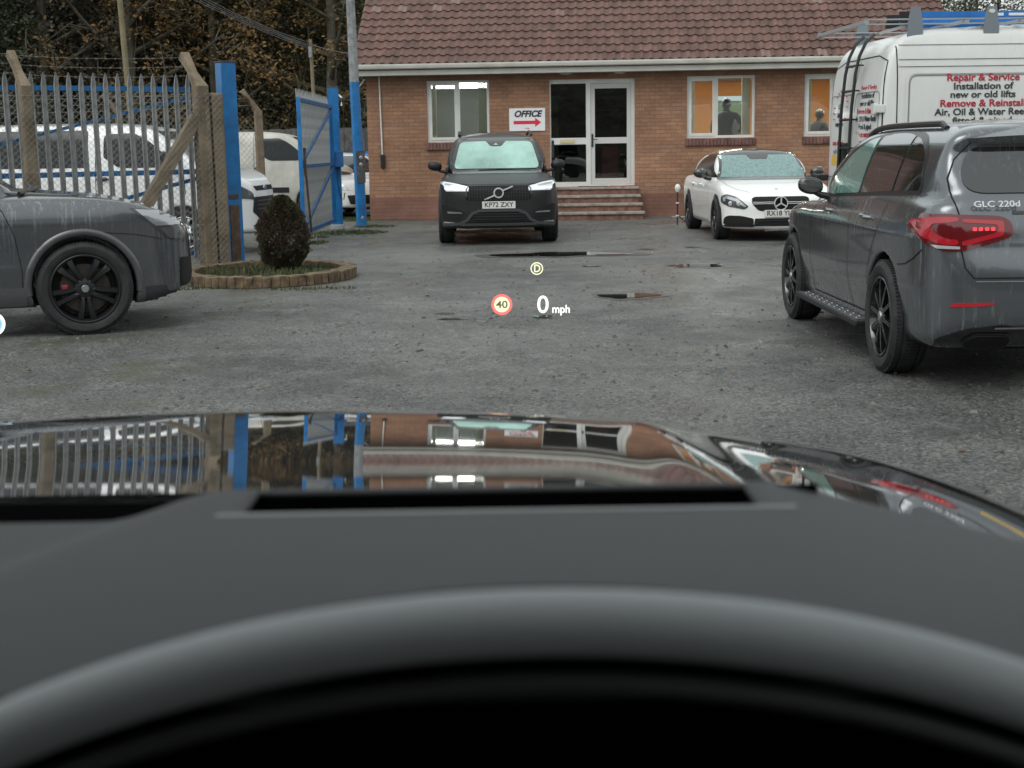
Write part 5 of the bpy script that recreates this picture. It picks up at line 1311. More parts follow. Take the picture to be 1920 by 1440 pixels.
def tree(seed, h, spread, nb, nleaf, lsize, lm, name, label, cat='tree', low=.12, bare=False):
    rn = random.Random(seed); t = thing(name, label, cat); mb = MB(); tips = []
    P = []; x = y = 0
    for i in range(9):
        z = h*.92*i/8; P.append(Vector((x, y, z))); x += rn.uniform(-.05, .05)*h*.12; y += rn.uniform(-.05, .05)*h*.12
    r0 = h*.014+.05; mb.tube(P, [r0*(1-.88*i/8) for i in range(9)], 8)
    for k in range(nb):
        f = low+(1-low)*(k+.5)/nb; i = min(7, int(f*8)); b = P[i].lerp(P[i+1], f*8-i) if i < 8 else P[8]
        a = k*2.4+rn.uniform(-.5, .5); ln = spread*(1.05-.75*f)*rn.uniform(.6, 1.15)*(1 if f > .3 else .75); up = rn.uniform(.25, .9)
        q1 = b+Vector((math.cos(a), math.sin(a), up*.8))*ln*.5; q2 = q1+Vector((math.cos(a+rn.uniform(-.6, .6)), math.sin(a+rn.uniform(-.6, .6)), up))*ln*.5
        rr = r0*(1-.85*f)*.5+.008; mb.tube([b, q1, q2], [rr, rr*.6, rr*.2], 5); tips += [q2, q1.lerp(q2, .5), b.lerp(q1, .75)]
        for j in range(5 if bare else 3):
            s = b.lerp(q1, rn.uniform(.3, 1)) if j % 2 else q1.lerp(q2, rn.random()); e = s+Vector((rn.gauss(0, 1), rn.gauss(0, 1), rn.gauss(.6, .8))).normalized()*ln*rn.uniform(.25, .5)
            m_ = s.lerp(e, .5)+Vector((0, 0, .08*ln)); mb.tube([s, m_, e], [rr*.35, rr*.22, rr*.06+.002], 4, cap=False); tips.append(e)
            if bare:
                for j2 in range(4):
                    s2 = s.lerp(e, rn.uniform(.2, .9)); e2 = s2+Vector((rn.gauss(0, 1), rn.gauss(0, 1), rn.gauss(.8, .6))).normalized()*ln*.2; mb.tube([s2, e2], [.010, .004], 3, cap=False)
    mb.build('trunk', BARK, t, fix=False)
    lv = MB(); per = nleaf//len(tips)
    for p in tips:
        rd = spread*rn.uniform(.12, .24); leaf_cloud(lv, rn, p, (rd, rd, rd*.8), int(per*rn.uniform(.4, 1.6)), lsize, shell=.15)
    lv.build('crown', lm, t, fix=False)
    return t
protos = [tree(11, 14, 5.0, 26, 13000, .080, LM[0], 'woodland_tree', 'bare-branched woodland tree with brown leaves'),
          tree(12, 13, 4.5, 26, 12000, .082, LM[1], 'woodland_tree', 'x'), tree(13, 15, 4.2, 30, 17000, .085, LM[2], 'woodland_tree', 'x'), tree(14, 12, 4.4, 24, 12500, .082, LM[3], 'woodland_tree', 'x')]
WTXT = {0: 'tree with sparse brown leaves among the dark woods behind the yard', 1: 'tree with orange autumn leaves among the woods behind the yard',
        2: 'dark ivy-clad evergreen-looking tree in the woods behind the yard', 3: 'olive green leafy tree in the woods behind the yard'}
rn = random.Random(21); spots = []
kinds = [2, 0, 0, 2, 0, 1, 0, 2, 1, 3, 0, 1, 3, 2, 0, 2, 0, 0, 1, 2, 0, 3, 1, 2, 0, 1, 2, 0, 3, 2, 0, 1, 2, 0]
for i, k in enumerate(kinds):
    row = 0 if i < 13 else (1 if i < 24 else 2); n = (13, 11, 10)[row]; j = i-(0, 13, 24)[row]
    Y = (50, 58, 67)[row]+rn.uniform(-2.5, 2.5); xa, xb = -.40*Y, -.085*Y
    spots.append((k, xa+(xb-xa)*(j+.5)/n+rn.uniform(-.8, .8), Y, 0))
hillz = lambda x, y: max(0, (y-54)*.30)*(1 if x < 4 else max(0, 1-(x-4)/14))
used = set()
for k, x, y, _ in spots:
    if k in used: o = copy_tree(protos[k])
    else: o = protos[k]; used.add(k)
    o['label'] = WTXT[k]; o['group'] = 'woodland trees, '+('brown', 'orange', 'ivy dark', 'olive')[k]
    o.location = (x, y, hillz(x, y)-.2); o.rotation_euler = (0, 0, rn.uniform(0, 6.28)); s = rn.uniform(.85, 1.15); o.scale = (s, s, s*rn.uniform(.9, 1.15))
# hillside and the dense undergrowth
mb = MB(); nx_, ny_ = 40, 16
for j in range(ny_+1):
    for i in range(nx_+1):
        x = -60+100*i/nx_; y = 52+88*j/ny_; mb.v.append((x, y, hillz(x, y)-(.06 if y < 55 else 0)+.3*math.sin(x*.7+y)*(y > 56)))
for j in range(ny_):
    for i in range(nx_): a = j*(nx_+1)+i; mb.f.append((a, a+1, a+nx_+2, a+nx_+1))
kind(mb.build('hill', mat('leaf_litter', (.035, .024, .014), .9, var=.5, vs_=1.5), None, smooth=True), 'structure')
rn = random.Random(31); lv = MB(); lv2 = MB(); tw = MB()
for i in range(95000):
    Y = rn.uniform(46.5, 84); x = rn.uniform(-.43*Y, -.07*Y) ; z = hillz(x, Y)+rn.random()**1.3*(3.5 if Y < 56 else 6.5)
    a = Vector((rn.gauss(0, 1), rn.gauss(0, 1), rn.gauss(0, .8))).normalized(); b = a.cross(Vector((rn.gauss(0, 1), rn.gauss(0, 1), rn.gauss(0, 1)))).normalized(); s = rn.uniform(.05, .13)
    q = Vector((x, Y, z)); (lv if math.sin(x*.9+Y*.4)+math.sin(z*1.3+x*.5)*.7 < -.2 else lv2).add([q-a*s, q+b*s*.55, q+a*s, q-b*s*.55], [(0, 1, 2, 3)])
for i in range(500):
    Y = rn.uniform(46, 80); x = rn.uniform(-.42*Y, -.07*Y); z = hillz(x, Y); q = Vector((x, Y, z+rn.uniform(0, 3))); e = q+Vector((rn.gauss(0, .7), rn.gauss(0, .5), rn.uniform(1.5, 5)))
    tw.tube([q, q.lerp(e, .5)+Vector((rn.gauss(0, .2), 0, 0)), e], [.02, .013, .004], 3, cap=False)
kind(lv.build('undergrowth', LM[0], None, fix=False), 'stuff'); kind(lv2.build('undergrowth', LM[2], None, fix=False), 'stuff'); kind(tw.build('brushwood', BARK, None, fix=False), 'stuff')
# far tree line on the right beyond the van
bare = tree(41, 15, 4.5, 30, 2600, .12, LM[3], 'bare_tree', 'bare winter tree on the skyline beyond the blue ladder', bare=True, low=.25)
fir = tree(42, 13, 3.4, 34, 9000, .14, leaf_mat('far_green', ((.06, .075, .03), (.09, .11, .045), (.12, .10, .05))), 'far_tree', 'green leafy tree on the skyline beyond the van', low=.1)
first = {0: bare, 1: fir}; rn = random.Random(9)
for i, kx in enumerate([0, 0, 1, 0, 1, 0, 0, 1, 0, 1, 1, 0, 0, 1]):
    o = first.pop(kx) if kx in first else copy_tree(bare if kx == 0 else fir)
    Y = 88+rn.uniform(-4, 10); px = 1700+i*19; X = (px-960)/2550*Y
    o.location = (X, Y, -.5 if kx else -1.0); s = rn.uniform(.85, 1.1) if kx == 0 else rn.uniform(.70, .92); o.scale = (s, s, s); o.rotation_euler = (0, 0, rn.uniform(0, 6.28))
    o['group'] = 'skyline trees, bare' if kx == 0 else 'skyline trees, green'
# wooden poles and wires
WOOD = mat('pole_wood', (.20, .165, .10), .85, var=.35, vs_=1.2)
def pole(x, y, h, r_, label, lean=0):
    t = thing('telegraph_pole', label, 'pole', (x, y, 0), 0)
    mb = MB(); mb.tube([(0, 0, 0), (-lean*.5, 0, h*.5), (-lean, 0, h)], [r_, r_*.88, r_*.75], 12); mb.build('pole_shaft', WOOD, t, smooth=True)
    mb = MB(); mb.box(-lean-.04, -lean+.04, -.18, -.10, h-.5, h-.2); mb.build('bracket', GALV, t)
    return t
pole(-10.25, 38.0, 8.8, .088, 'thick yellow-brown wooden pole rising in front of the woods above the palisade gate', .28)
pole(-5.33, 38.6, 4.55, .062, 'thin wooden pole with wires at its top between the woods and the office roof', .08)
for k in range(4):
    mb = MB(); A = Vector((-5.41, 38.55, 4.45-.06*k)); B = Vector((-9.0-.5*k, 33.5, 6.3+.2*k)); P = []
    for i in range(15):
        t = i/14; q = A.lerp(B, t); q.z -= .9*t*(1-t)*1.0; P.append(q)
    mb.tube(P, .009, 4)
    tag(mb.build('overhead_wire', mat('wire_grey', (.12, .12, .12), .5), None), 'one of the overhead wires sagging up to the left from the thin wooden pole', 'wire', 'overhead wires to the left of the thin pole')
mb = MB(); P = [Vector((-5.4, 38.55, 4.4)).lerp(Vector((-1.5, 36.2, 4.2)), i/8)-Vector((0, 0, .3*(i/8)*(1-i/8)*4)) for i in range(9)]; mb.tube(P, .010, 4)
tag(mb.build('overhead_wire', M['wire_grey'], None), 'overhead wire running right from the thin wooden pole behind the lamp column', 'wire')
# ================================================================ VANS AND FAR CARS
TV = dict(L=5.98, W=2.08, H=2.90, z0=.3, wr=.36, arch=.42, az=.01, ain=.68, tr=1.0, axles=(1.15, 4.9), k=.07,
  side=[(.12, .36, 1), (.04, .5), (.01, .8), (.02, 1.4), (.05, 1.9), (.11, 2.30), (.22, 2.56), (.45, 2.68), (.95, 2.74), (1.8, 2.79), (3.0, 2.81), (4.3, 2.76), (4.75, 2.45), (5.25, 1.75), (5.45, 1.50), (5.85, 1.25), (5.96, .8), (5.93, .34, 1), (3, .36), (1, .38)],
  plan=[(0, -.3), (0, .6), (.025, .86), (.10, .98), (.30, 1.025), (.8, 1.03), (4.6, 1.03), (5.2, .98), (5.7, .8), (5.95, .4), (5.98, -.3)],
  sect=[(0, .3, 1), (.97, .34, 1), (1.005, .5), (1.03, .9), (1.03, 1.3), (1.01, 1.8), (.975, 2.3), (.93, 2.58), (.86, 2.70), (.6, 2.755), (0, 2.77), (-.3, 1)])
PVW = paint('van_white', (.68, .69, .67), 0, .35, streak=.12, coat=.5, cr=.12, var=.04)
TRED = mat('sign_red_vinyl', (.42, .02, .04), .5); TBLK = mat('sign_dark_vinyl', (.03, .035, .04), .5); SEAM = mat('van_seam_grey', (.22, .225, .22), .5)
def work_van():
    root, sh = vehicle(TV, 'work_van', 'tall white lettered work van with rear ladder and roof rack, parked behind the grey SUV', 'van', (3.93, 15.98, 0), R(3.3), PVW, .03, ('tv', .36, .22, .22, 'steel', SIL))
    dark = [('right', [(.215, 2.52), (.225, 2.2), (.225, 1.2), (.21, .5)]), ('rear', [(0, 2.42), (0, .55)]), ('rear', [(-.93, 2.36), (-.955, 1.8), (-.965, .6)]), ('rear', [(.93, 2.36), (.955, 1.8), (.965, .6)]),
            ('rear', [(-.93, 2.37), (-.6, 2.44), (.6, 2.44), (.93, 2.37)]), ('right', [(.225, 1.98), (5.0, 1.98)]) if 0 else ('right', [(.225, .62), (.7, .60)])]
    mb_gap = gaps(sh, dark, .012)
    mb = MB()
    panel = fillet([(.36, 2.205), (4.4, 2.205), (4.4, 1.0), (.34, 1.0)], .09)
    sh.strip(mb, panel, 'right', .014, .004, closed=True)
    for z in (2.53, 2.375, 2.30): sh.strip(mb, [(.24, z), (4.5, z)], 'right', .008, .004)
    for sg in (1, -1):
        P = fillet([(sg*.08, 2.05), (sg*.88, 2.05), (sg*.91, 1.1), (sg*.08, 1.1)], .08); sh.strip(mb, P, 'rear', .012, .004, closed=True)
    mb.build('pressed_seams', SEAM, root, fix=False)
    mb = MB()
    for z in (2.54, 2.387, 2.312):
        m1 = MB(); sh.strip(m1, [(.24, z), (4.5, z)], 'right', .020, .010); m1.build('body_swage', PVW, root, fix=False)
    sh.strip(mb, fillet([(.335, 2.235), (4.43, 2.235), (4.43, .97), (.31, .97)], .1), 'right', .026, .009, closed=True)
    mb.build('body_swage', PVW, root, fix=False)
    # lettering on the side
    L = [('Repair & Service', TRED, 2.176, .80, .105), ('Installation of', TBLK, 2.084, .66, .098), ('new or old lifts', TBLK, 1.995, .72, .098), ('Remove & Reinstall', TRED, 1.902, .94, .105),
         ('Air, Oil & Water Reels', TBLK, 1.810, 1.06, .100), ('fitted & piped', TBLK, 1.718, .66, .098), ('Exhaust extraction', TRED, 1.626, .90, .100), ('systems fitted', TRED, 1.535, .72, .100), ('& altered', TRED, 1.44, .42, .100)]
    for s, m_, z, wd, sz in L:
        h_ = sh.cast(1.15, z, 'right'); h2 = sh.cast(1.15, z+.05, 'right'); y = h_[0].y-.006
        text(s, 'side_lettering', sz, m_, root, frame_m((1.17, y, z), (1, 0, 0), (0, h2[0].y-h_[0].y, .05)), bold=.02, width=wd, ext=.0015)
    for s, m_, z, wd, sz in L:
        z2 = 1.5+(z-1.5)*.93+.03-.02
        h_ = sh.cast(-.52, z2, 'rear'); x = h_[0].x-.006
        text(s, 'rear_lettering', .085, m_, root, frame_m((x, -.50, z2-.04), (0, -1, 0), (h_[0].x*0+.02, 0, 1)), bold=.02, width=wd*.66, ext=.0015)
    # round badge of lettering on the far door
    for k in range(15):
        a = R(200-k*15.7); yy = .45-.25*math.cos(a); zz = 1.86+.25*math.sin(a)
        if k % 5 == 3: continue
        h_ = sh.cast(yy, zz, 'rear'); mb = MB(); mb.beam((h_[0].x-.004, yy-.02, zz), (h_[0].x-.004, yy+.02, zz+.01), .03, .004)
        mb.build('rear_lettering', TRED, root)
    for s, z, wd, m_ in (('LTD', 1.92, .16, TBLK), ('lifts', 1.82, .18, TBLK), ('compressors', 1.72, .30, TBLK), ('cars. all kinds', 1.50, .42, TRED), ('call today', 1.40, .36, SEAM)):
        h_ = sh.cast(.46, z, 'rear'); text(s, 'rear_lettering', .08, m_, root, frame_m((h_[0].x-.006, .46, z), (0, -1, 0), (.02, 0, 1)), bold=.015, width=wd, ext=.0015)
    sh.patch('yellow_sticker', [(.50, 1.24), (.72, 1.24), (.72, 1.36), (.50, 1.36)], 'rear', mat('sticker_yellow', (.72, .45, .06), .4), r=.01)
    sh.patch('blue_sticker', [(-.42, 1.02), (-.22, 1.02), (-.22, 1.22), (-.42, 1.22)], 'rear', mat('sticker_blue', (.02, .16, .45), .4), r=.01)
    mb = MB(); mb.bbox(-.05, .03, .02, .22, 1.22, 1.50, .02); mb.build('door_lock', BLK, root)
    for z in (.9, 1.86, ):
        mb = MB(); mb.bbox(.02, .10, -.985, -.86, z-.045, z+.045, .012); mb.bbox(.0, .05, -.90, -.80, z-.06, z+.06, .01); mb.build('door_hinge', PVW, root)
    for sg in (1, -1):
        sh.patch('rear_lamp', [(sg*.93, .8), (sg*1.0, .8), (sg*1.0, 1.25), (sg*.93, 1.25)][::sg], 'rear', RED, r=.02, off=.01)
    plate(root, -.01, 0, .72, 'rear', '', PLY)
    mb = MB(); mb.bbox(-.09, .08, -1.0, 1.0, .38, .52, .03); mb.build('rear_bumper', BLK, root)
    # black access ladder on the rear doors
    lm = mat('ladder_black', (.012, .012, .013), .35)
    mb = MB()
    for y in (-.26, .12):
        mb.tube([(-.06, y, .62), (-.07, y, 1.2), (-.045, y, 1.9), (-.01, y, 2.27), (.03, y, 2.46), (.10, y, 2.61), (.20, y, 2.70)], .019, 8)
    for z, x in ((.80, -.065), (1.12, -.07), (1.44, -.062), (1.76, -.05), (2.08, -.03), (2.36, .01)):
        mb.tube([(x, -.30, z), (x, .16, z)], .014, 8)
        for y in (-.26, .12): mb.tube([(x, y, z), (x+.07, y, z)], .01, 6)
    mb.build('rear_ladder', lm, root, smooth=True)
    mb = MB(); mb.bbox(-.12, .02, .78, .98, 1.05, 1.13, .02); mb.build('door_stay', lm, root)
    # roof rack
    rk = MB(); RKM = mat('rack_grey', (.42, .44, .45), .4, metal=.4)
    for y in (-.88, .90):
        rk.beam((-.12, y, 2.805), (4.6, y, 2.805), .05, .012); rk.beam((-.12, y, 2.755), (4.6, y, 2.755), .05, .012)
    for x in (-.10, 1.0, 1.62, 2.6, 3.6, 4.5):
        rk.beam((x, -.9, 2.78), (x, .92, 2.78), .05, .035)
    rack = rk.build('roof_rack', RKM, root)
    for x in (.43, 1.27, 2.4, 3.6):
        for y in (-.90, .92):
            mb = MB(); mb.prism([(x-.085, 2.60), (x+.085, 2.60), (x+.085, 2.74), (x+.05, 2.93), (x-.05, 2.93), (x-.085, 2.74)], y-.008, y+.008); mb.build('rack_bracket', mat('bracket_grey', (.24, .27, .30), .4, metal=.4), rack)
    mb = MB(); mb.lathe([(0, -.912), (.034, -.912), (.036, -.908)], 20, c=(1.27, 0, 0)); mb.v = [(a, b, 2.88+c*.62) for a, b, c in mb.v]; mb.build('bracket_badge', UPV, rack)
    for x in (.25, 1.15, 2.3):
        mb = MB(); mb.beam((x-.20, -.86, 2.66), (x+.16, -.86, 2.755), .03, .03); mb.build('rack_strut', mat('strut_pale', (.50, .51, .50), .4, metal=.3), rack)
    return root
work_van()
def ladder_on_rack():
    t = thing('extension_ladder', 'blue extension ladder lying on the roof rack of the white work van', 'ladder', (4.45, 16.0, 2.80), R(3.3))
    LB = mat('ladder_blue', (.015, .14, .42), .4, var=.2)
    for y, z in ((-.30, 0), (.20, 0), (-.26, .075), (.16, .075)):
        mb = MB(); mb.beam((0, y, z+.03), (3.9, y, z+.03), .028, .066); mb.build('stile', LB, t)
        mb = MB(); mb.beam((-.05, y, z+.03), (.10, y, z+.03), .034, .074); mb.build('end_cap', BLK, t)
    mb = MB(); [mb.tube([(.22+.28*k, -.30, .045), (.22+.28*k, .20, .045)], .015, 8) for k in range(13)]; mb.build('rungs', SIL, t)
    for x, w_ in ((1.02, .12), (1.2, .35)):
        mb = MB(); mb.bbox(x, x+w_, -.278, -.272, .085, .115, .001); mb.build('ladder_label', PLW, t)
ladder_on_rack()
CV = dict(L=4.97, W=1.99, H=2.0, z0=.25, wr=.34, arch=.385, az=.01, ain=.64, tr=.965, axles=(.98, 3.93), k=.07,
  side=[(.06, .3, 1), (.01, .5), (.0, 1.0), (.03, 1.5), (.09, 1.82), (.25, 1.93), (1.2, 1.975), (2.6, 1.97), (3.1, 1.935), (3.48, 1.83), (3.85, 1.55), (4.15, 1.32), (4.3, 1.27), (4.6, 1.20), (4.84, 1.06), (4.94, .88), (4.97, .6), (4.93, .30, 1), (3, .3), (1, .32)],
  plan=[(0, -.3), (0, .6), (.03, .82), (.15, .95), (.5, .985), (3.8, .985), (4.3, .95), (4.7, .82), (4.9, .55), (4.97, .2), (4.97, -.3)],
  sect=[(0, .25, 1), (.92, .3, 1), (.95, .4), (.985, .6), (.985, .95), (.95, 1.25), (.89, 1.55), (.82, 1.80), (.72, 1.91), (.4, 1.97), (0, 1.985), (-.3, 1)])
def small_van(label, loc, rz, pm, crew, silver=True):
    root, sh = vehicle(CV, 'parked_van', label, 'van', loc, rz, pm, .03, ('cv', .34, .22, .235, 'steel', SIL))
    for v in ('left', 'right'):
        if crew: sh.patch('rear_side_window', [(.35, 1.31), (2.50, 1.31), (2.50, 1.86), (.35, 1.86)], v, VGL, r=.06)
        sh.patch('front_side_window', [(2.74, 1.46, .03), (2.74, 1.80, .08), (3.20, 1.81, .05), (3.42, 1.70, .1), (3.86, 1.34, .03), (3.6, 1.30, .03), (2.98, 1.30, .08)], v, VGL, r=.05)
        handle(sh, 2.72, 1.14, BLK, v); handle(sh, 2.4, 1.14, BLK, v) if 0 else None
    if crew:
        sh.patch('windscreen', [(-.72, 1.36), (.72, 1.36), (.62, 1.84), (-.62, 1.84)], 'front', mat('sky_glass', (.10, .12, .13), .05, coat=1, spec=.8), r=.05)
    else: sh.patch('windscreen', [(-.72, 1.36), (.72, 1.36), (.62, 1.84), (-.62, 1.84)], 'front', GLS, r=.05)
    for sg in (1, -1):
        P = [(sg*.55, .80), (sg*.90, .84), (sg*.93, 1.06), (sg*.80, 1.02), (sg*.58, .90)]; sh.patch('headlight', P if sg > 0 else P[::-1], 'front', mat('smoked_lamp', (.07, .075, .08), .1, coat=1), r=.03, off=.008)
    sh.patch('upper_grille', [(-.46, .93), (.46, .93), (.52, 1.0), (-.52, 1.0)], 'front', GAP, r=.02, off=.006)
    g = sh.patch('grille', [(-.42, .50), (.42, .50), (.60, .62), (.56, .84), (-.56, .84), (-.60, .62)], 'front', BLK, r=.03, off=.006)
    mb = MB()
    for z in (.66, .72, .78): sh.strip(mb, [(-.5, z), (.5, z)], 'front', .014, .018)
    mb.build('grille_bars', mat('bar_grey', (.12, .12, .125), .3), g, fix=False)
    sh.patch('lower_intake', [(-.5, .33), (.5, .33), (.56, .44), (-.56, .44)], 'front', GAP, r=.02, off=.006)
    b = MB(); c = sh.cast(0, .965, 'front')[0].x; b.lathe([(0, .02), (.07, .018), (.08, 0)], 24, axis='X', c=(c, 0, 0)); b.v = [(x, y, .965+z*.5) for x, y, z in b.v]; b.build('oval_badge', SIL, root, smooth=True)
    plate(root, sh.cast(0, .56, 'front')[0].x+.02, 0, .56, 'front', 'OU18 VOX' if crew else '')
    G = []
    for v in ('left', 'right'): G += [(v, [(2.62, 1.93), (2.62, .45)]), (v, [(3.95, 1.30), (3.98, .9)]), (v, [(1.55, 1.9), (1.55, .45)])]
    gaps(sh, G, .01)
    for v in ('left', 'right'): sh.patch('side_moulding', [(1.5, .58), (3.4, .58), (3.4, .70), (1.5, .70)], v, BLK, r=.01, off=.012)
    for left in (True, False): door_mirror(root, 3.72, .86 if left else -.86, 1.32, left, BLK, GLS, 1.25)
    return root
small_van('clean white crew van with dark side windows parked behind the wire fence', (-8.66, 21.62, 0), R(-5), paint('crew_white', (.82, .83, .83), 0, .3, streak=0), True)
small_van('dirty white panel van parked beyond the gateway, partly behind the concrete post', (-8.45, 32.4, 0), R(1), mat('dirty_white', (.52, .51, .46), .6, var=.16, vs_=2.2, streak=.25), False)
HB = dict(L=4.2, W=1.78, H=1.5, z0=.2, wr=.32, arch=.35, az=.01, ain=.58, tr=.87, axles=(.75, 3.35), k=.08, kg=.08,
  side=[(.08, .3, 1), (0, .6), (.03, .9), (.2, 1.0), (1.2, .98), (2.6, .96), (3.1, .97), (3.6, .90), (4.0, .78), (4.15, .6), (4.2, .4), (4.1, .22, 1), (2, .24)],
  plan=[(0, -.3), (0, .5), (.05, .75), (.4, .87), (3.2, .88), (3.8, .80), (4.1, .55), (4.2, .1), (4.2, -.3)],
  sect=[(0, .2, 1), (.82, .22, 1), (.86, .4), (.88, .6), (.87, .8), (.82, .93), (.6, .98), (0, 1.0), (-.3, .7)],
  gside=[(.05, .8, 1), (.12, 1.0), (.3, 1.3), (.55, 1.44), (1.3, 1.49), (2.1, 1.47), (2.5, 1.38), (3.15, .98), (3.25, .8, 1)],
  gplan=[(0, -.3), (.02, .5), (.3, .74), (1, .80), (2.5, .80), (3.0, .68), (3.2, .2), (3.2, -.3)],
  gsect=[(0, .7, 1), (.84, .78, 1), (.80, .98), (.72, 1.2), (.62, 1.38), (.4, 1.46), (0, 1.49), (-.3, 1)])
def hatch(label, loc, rz, c, met=.3, rough=.3, sc=1.0):
    pm = paint('paint_%d' % int(abs(loc[1])*10), c, met, rough, streak=0)
    root, sh = vehicle(HB, 'parked_car', label, 'car', loc, rz, pm, .04, ('hb', .32, .2, .215, 'five', SIL))
    sh.patch('windscreen', [(-.64, 1.0), (.64, 1.0), (.52, 1.38), (-.52, 1.38)], 'front', mat('dull_glass', (.03, .035, .038), .15, coat=1), r=.05)
    mirror_patches(sh, 'side_window', [(.4, 1.02), (.6, 1.32, .1), (1.3, 1.40, .1), (2.3, 1.37, .1), (2.9, 1.02)], GLS, r=.03)
    for sg in (1, -1):
        P = [(sg*.46, .62), (sg*.80, .66), (sg*.82, .78), (sg*.60, .76)]; sh.patch('headlight', P if sg > 0 else P[::-1], 'front', LENS, r=.03, off=.008)
    sh.patch('grille', [(-.5, .32), (.5, .32), (.56, .52), (-.56, .52)], 'front', BLK, r=.04, off=.006)
    root.scale = (sc, sc, sc)
    return root
hatch('white hatchback with a black grille seen between the lamp column and the office wall', (-5.05, 34.6, 0), R(-62), (.72, .73, .74), 0)
hatch('bright blue car just behind the white hatchback beside the office wall', (-4.35, 39.6, 0), R(-80), (.02, .20, .62), .2)
hatch('dark purple-grey car in the row left of the office, behind the blue car', (-5.6, 45.2, 0), R(-75), (.10, .10, .14), .5)
hatch('pale silver car further back in the row beyond the lamp column', (-5.7, 50.6, 0), R(-72), (.50, .53, .56), .6, sc=1.08)
# far white van at the end of the yard
r_ = small_van('small distant white van beyond the office corner at the back of the yard', (-6.4, 60.5, 0), R(-86), M['crew_white'], True); r_.scale = (1, 1, 1.28)
# ================================================================ THE CAR WE SIT IN
def host_car():
    XC = -.38
    t = thing('car', 'dark glossy bonnet and grey dashboard of the car the picture is taken from', 'car', (XC, 0, 0))
    ys = [1.0, 1.3, 1.36, 1.42, 1.52, 1.6, 1.75, 1.88, 2.0, 2.08, 2.15, 2.22, 2.30, 2.38, 2.46, 2.52]
    sl = [.118, .114, .104, .086, .074, .074, .080, .090, .104, .135, .18, .26, .45, .80, 1.4, 2.4]
    Y = np.linspace(1.30, 2.50, 190); S = np.interp(Y, ys, sl); 
    for _ in range(6): S[1:-1] = (S[:-2]+2*S[1:-1]+S[2:])/4
    Z = 1.171-np.concatenate([[0], np.cumsum((S[1:]+S[:-1])/2*np.diff(Y))]); Z += 1.171-np.interp(1.3, Y, Z)
    X = np.linspace(-1.25, 1.32, 300)   # relative to the car's centre line
    V = []
    ss = lambda a: np.clip(a, 0, 1)**2*(3-2*np.clip(a, 0, 1))
    for j, y in enumerate(Y):
        sh_ = .015*ss((y-1.3)/1.0)
        ax = np.abs(X); cl = .645-.045*ss((y-1.2)/.9)
        z = Z[j]-.035*ax**2-.042*ax**5-.008*ss((ax-cl+.02)/.08)+.002*np.exp(-((ax-cl+.03)/.035)**2)
        dxe = np.maximum(ax-.86, 0); z = z-.35*dxe**2; bk = .26*ss((X-.44)/.20)*max(0, 1-(y-1.3)/.7); z = z+.10*bk
        for i in range(len(X)): V.append((X[i]*(1-.10*ss((y-1.7)/.8)*0), y-bk[i]-.22*(ax[i]**2)*ss((y-1.6)/.8), z[i]))
    n = len(X); F = [(j*n+i, j*n+i+1, (j+1)*n+i+1, (j+1)*n+i) for j in range(len(Y)-1) for i in range(n-1)]
    m = mat('bonnet_paint', (.22, .22, .225), .035, metal=.85, coat=1, cr=.02)
    MB().add(V, F).build('bonnet', m, t, smooth=False, fix=False).data.polygons.foreach_set('use_smooth', [True]*len(F))
    # nose and wings below the bonnet
    mb = MB(); sk = []
    mb.add([(-.92, 2.24, .70), (.92, 2.24, .70), (.92, 2.24, .2), (-.92, 2.24, .2)], [(0, 1, 2, 3)]); 
    nose = MB(); nose.bbox(-.90, .90, 1.2, 2.26, .25, .86, .10); nose.build('front_bumper', mat('dark_bumper', (.03, .03, .032), .35), t)
    # scuttle and wipers
    sc = MB(); sc.bbox(-1.35, .56, .875, 1.298, 1.0, 1.163, .005); sc.build('scuttle', mat('void_black', (.002, .002, .002), 1, spec=0), t)
    mb = MB(); mb.tube([(-.75, 1.02, 1.175), (-.1, 1.0, 1.182), (.45, .98, 1.172)], .010, 6); mb.build('wiper', BLK, t)
    # dashboard top: smooth sheet with a raised cowl that holds the display aperture
    DM = mat('dash_grey', (.023, .0255, .0275), .62, bump=.0006, bs=900)
    X = np.linspace(-1.2, .95, 200)+0.0; Yd = np.concatenate([np.linspace(.52, .86, 60)])
    V = []; cx = .385
    for y in Yd:
        for x in X:
            a = abs(x-cx)
            edge = float(ss((.275+.45*(0.86-y)-a)/.085)) if x < cx else float(ss((.345-a)/.17))
            z = 1.264+.020*edge
            if x > cx: z = 1.284-.27*max(0, math.sqrt(max(0, a-.15)**2+.0004)-.02)
            z -= 0
            V.append((x, y-.10*max(0, a-.25)**2*0, z))
    n = len(X); F = []
    for j in range(len(Yd)-1):
        for i in range(n-1):
            x = (X[i]+X[i+1])/2; y = (Yd[j]+Yd[j+1])/2
            if abs(x-cx+.012) < .158 and .800 < y < .854: continue
            F.append((j*n+i, j*n+i+1, (j+1)*n+i+1, (j+1)*n+i))
    d = MB().add(V, F).build('dashboard', DM, t, fix=False); d.data.polygons.foreach_set('use_smooth', [True]*len(F))
    sd_ = d.modifiers.new('thick', 'SOLIDIFY'); sd_.thickness = .004; sd_.offset = -1
    mb = MB(); mb.box(cx+.012-.18, cx+.012+.18, .72, .862, 1.10, 1.11); mb.box(cx+.012-.20, cx+.012+.18, .855, .859, 1.11, 1.2825); mb.box(cx+.012-.18, cx+.012+.18, .72, .728, 1.11, 1.24)
    mb.build('display_aperture', M['void_black'], d)
    mb = MB(); mb.tube([(cx-.185, .796, 1.2825), (cx+.165, .796, 1.2825)], .003, 8); mb.build('aperture_lip', mat('lip_highlight_pale', (.16, .165, .17), .5), d)  # pale colour paints the light caught on the slot's rounded front edge
